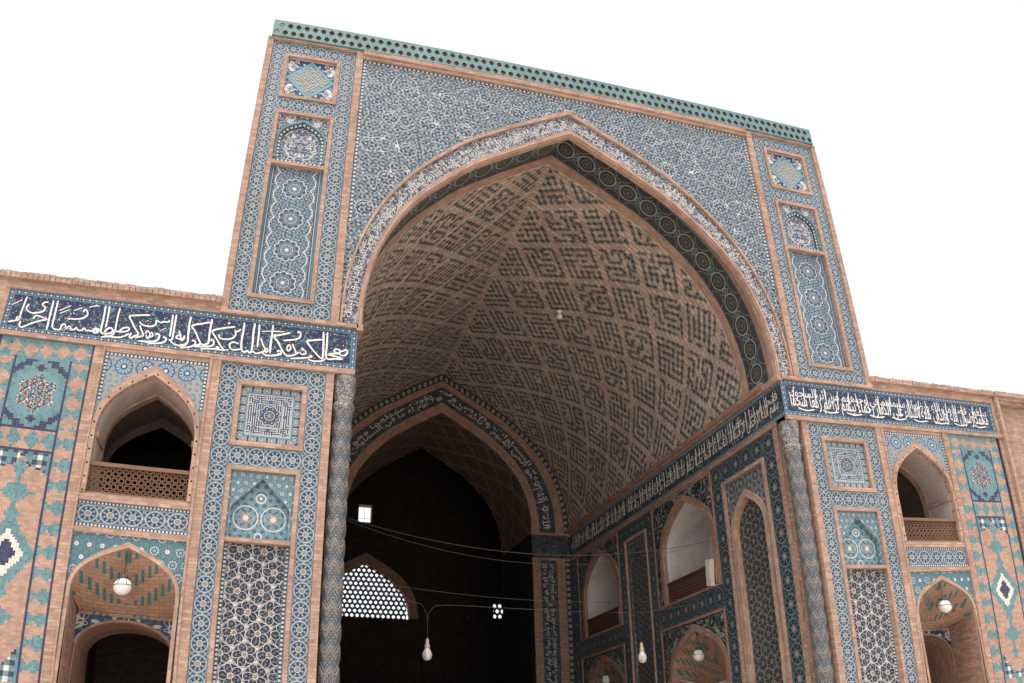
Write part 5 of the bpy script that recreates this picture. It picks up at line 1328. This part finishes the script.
def copy_tree(o):
    c = o.copy(); scene.collection.objects.link(c)
    for ch in o.children:
        d = ch.copy(); scene.collection.objects.link(d); d.parent = c
    return c
GL = [((-8.88, 0.10, 4.74), 1.0, 'white globe lamp in the low arched niche of the left wing'), ((8.92, 0.10, 4.78), 1.0, 'white globe lamp in the low arched niche of the right wing'),
      ((5.06, 5.44, 4.56), 1.1, 'dim globe lamp in the nearer low niche of the hall side wall'), ((5.06, 11.86, 4.60), 1.0, 'dim globe lamp in the farther low niche of the hall side wall')]
proto = make_globe_lamp()
for i, (p, sc, lb) in enumerate(GL):
    o = proto if i == 0 else copy_tree(proto)
    o.location = lens_warp([p])[0]; o.scale = (sc, sc, sc)
    tag(o, lb, 'lamp', 'globe lamps in the low niches')
def make_bulb():
    t = bpy.data.objects.new('hanging_bulb', None); scene.collection.objects.link(t)
    b = MB(); lathe(b, (0, 0), [(0.001, -0.26), (0.07, -0.245), (0.115, -0.20), (0.135, -0.13), (0.125, -0.05), (0.085, 0.02), (0.06, 0.07)], 20); g1 = local(b, 'glass', 'bulb_glass', t)
    b = MB()
    for k in range(5):
        a = 2 * math.pi * k / 5; tube(b, [(0.137 * math.cos(a + q * 0.25) * math.sin(q), 0.137 * math.sin(a + q * 0.25) * math.sin(q), -0.12 - 0.14 * math.cos(q)) for q in np.linspace(0.4, 2.2, 8)], 0.006, 5)
    local(b, 'glass_ribs', 'dark_metal', t)
    b = MB(); lathe(b, (0, 0), [(0.065, 0.06), (0.075, 0.09), (0.07, 0.16), (0.05, 0.18), (0.045, 0.30), (0.012, 0.34)], 16); local(b, 'socket', 'filament_cap', t)
    return t
bproto = make_bulb()
BL = [((-2.62, 4.0, 4.47), 1.0, 'ribbed glass bulb hanging from the cable at the left side of the hall'), ((2.69, 4.0, 4.44), 1.05, 'ribbed glass bulb hanging without shade nearer the tiled side wall')]
for i, (p, hgt, lb) in enumerate(BL):
    o = bproto if i == 0 else copy_tree(bproto)
    o.scale = (0.86, 0.86, 0.86); o.location = lens_warp([p])[0]; tag(o, lb, 'light bulb', 'bare bulbs hanging in the hall')
    b = MB(); tube(b, [(0, 0, 0.33), (0.0, 0, hgt)], 0.006); local(b, 'cord', 'dark_metal', o, False)
def cable(name, label, pts, r=0.009):
    b = MB(); tube(b, [tuple(q) for q in lens_warp([tuple(p) for p in pts])], r)
    o = b.build(name, 'cable', None, False)
    return tag(o, label, 'cable')
def sag(a, c, d, n=24):
    a, c = np.array(a, float), np.array(c, float)
    return [lerp(a, c, t) - np.array([0, 0, d * 4 * t * (1 - t)]) for t in np.linspace(0, 1, n + 1)]
cable('overhead_cable', 'topmost of the thin cables strung across the hall', sag((-4.99, 4.0, 7.56), (4.99, 3.62, 7.33), 0.66), 0.0065)
cable('overhead_cable', 'thin cable running just under the topmost one across the hall', sag((-4.99, 4.02, 7.54), (4.99, 5.2, 7.52), 0.78), 0.005)
cable('overhead_cable', 'thin cable strung above the hanging bulbs, second from the bottom', sag((-4.99, 4.0, 6.12), (4.99, 4.8, 6.02), 0.28), 0.005)
cable('overhead_cable', 'lowest thin cable, from which the ribbed bulbs hang', [(-4.99, 4.0, 6.05), (-3.6, 4.0, 5.72), (-2.75, 4.0, 5.52), (-2.66, 4.0, 5.35), (-2.62, 4.0, 5.10), (-2.58, 4.0, 5.35), (-2.45, 4.0, 5.50), (-2.0, 4.0, 5.53), (-0.6, 4.0, 5.50), (0.9, 4.0, 5.46), (2.69, 4.0, 5.45), (3.9, 4.0, 5.62), (4.99, 4.0, 5.80)], 0.0055)
b = MB(); sphere(b, (0, 0, 0), 0.10); lathe(b, (0, 0), [(0.05, 0.09), (0.05, 0.15), (0.12, 0.17), (0.12, 0.19), (0.001, 0.2)], 14)
vb = local(b, 'ceiling_lamp', 'globe_glass', None); vb.location = lens_warp([(2.05, 6.7, 15.16)])[0]
tag(vb, 'small round white lamp fixed to the brick vault', 'lamp')
fl = bpy.data.objects.new('floodlight', None); scene.collection.objects.link(fl); fl.location = lens_warp([(4.90, 4.14, 6.54)])[0]; fl.rotation_euler = (rad(7), 0, 0)
tag(fl, 'pale oblong floodlight mounted on the wooden balcony railing', 'floodlight')
b = MB(); box(b, -0.06, 0.06, -0.12, 0.12, -0.36, 0.36); local(b, 'casing', 'lamp_casing', fl, False)
b = MB(); box(b, -0.08, -0.062, -0.09, 0.09, -0.16, 0.30); box(b, -0.075, 0.0, -0.135, -0.122, -0.2, 0.2); local(b, 'front_glass', 'lamp_casing', fl, False)
b = MB(); box(b, 0.062, 0.16, -0.05, 0.05, -0.30, -0.12); local(b, 'bracket', 'dark_metal', fl, False)
b = MB(); sphere(b, (0, 0, 0), 0.11); sl = local(b, 'wall_lamp', 'globe_glass', None); sl.location = lens_warp([(5.15, 3.98, 6.52)])[0]
tag(sl, 'small white globe light behind the floodlight on the balcony', 'lamp')
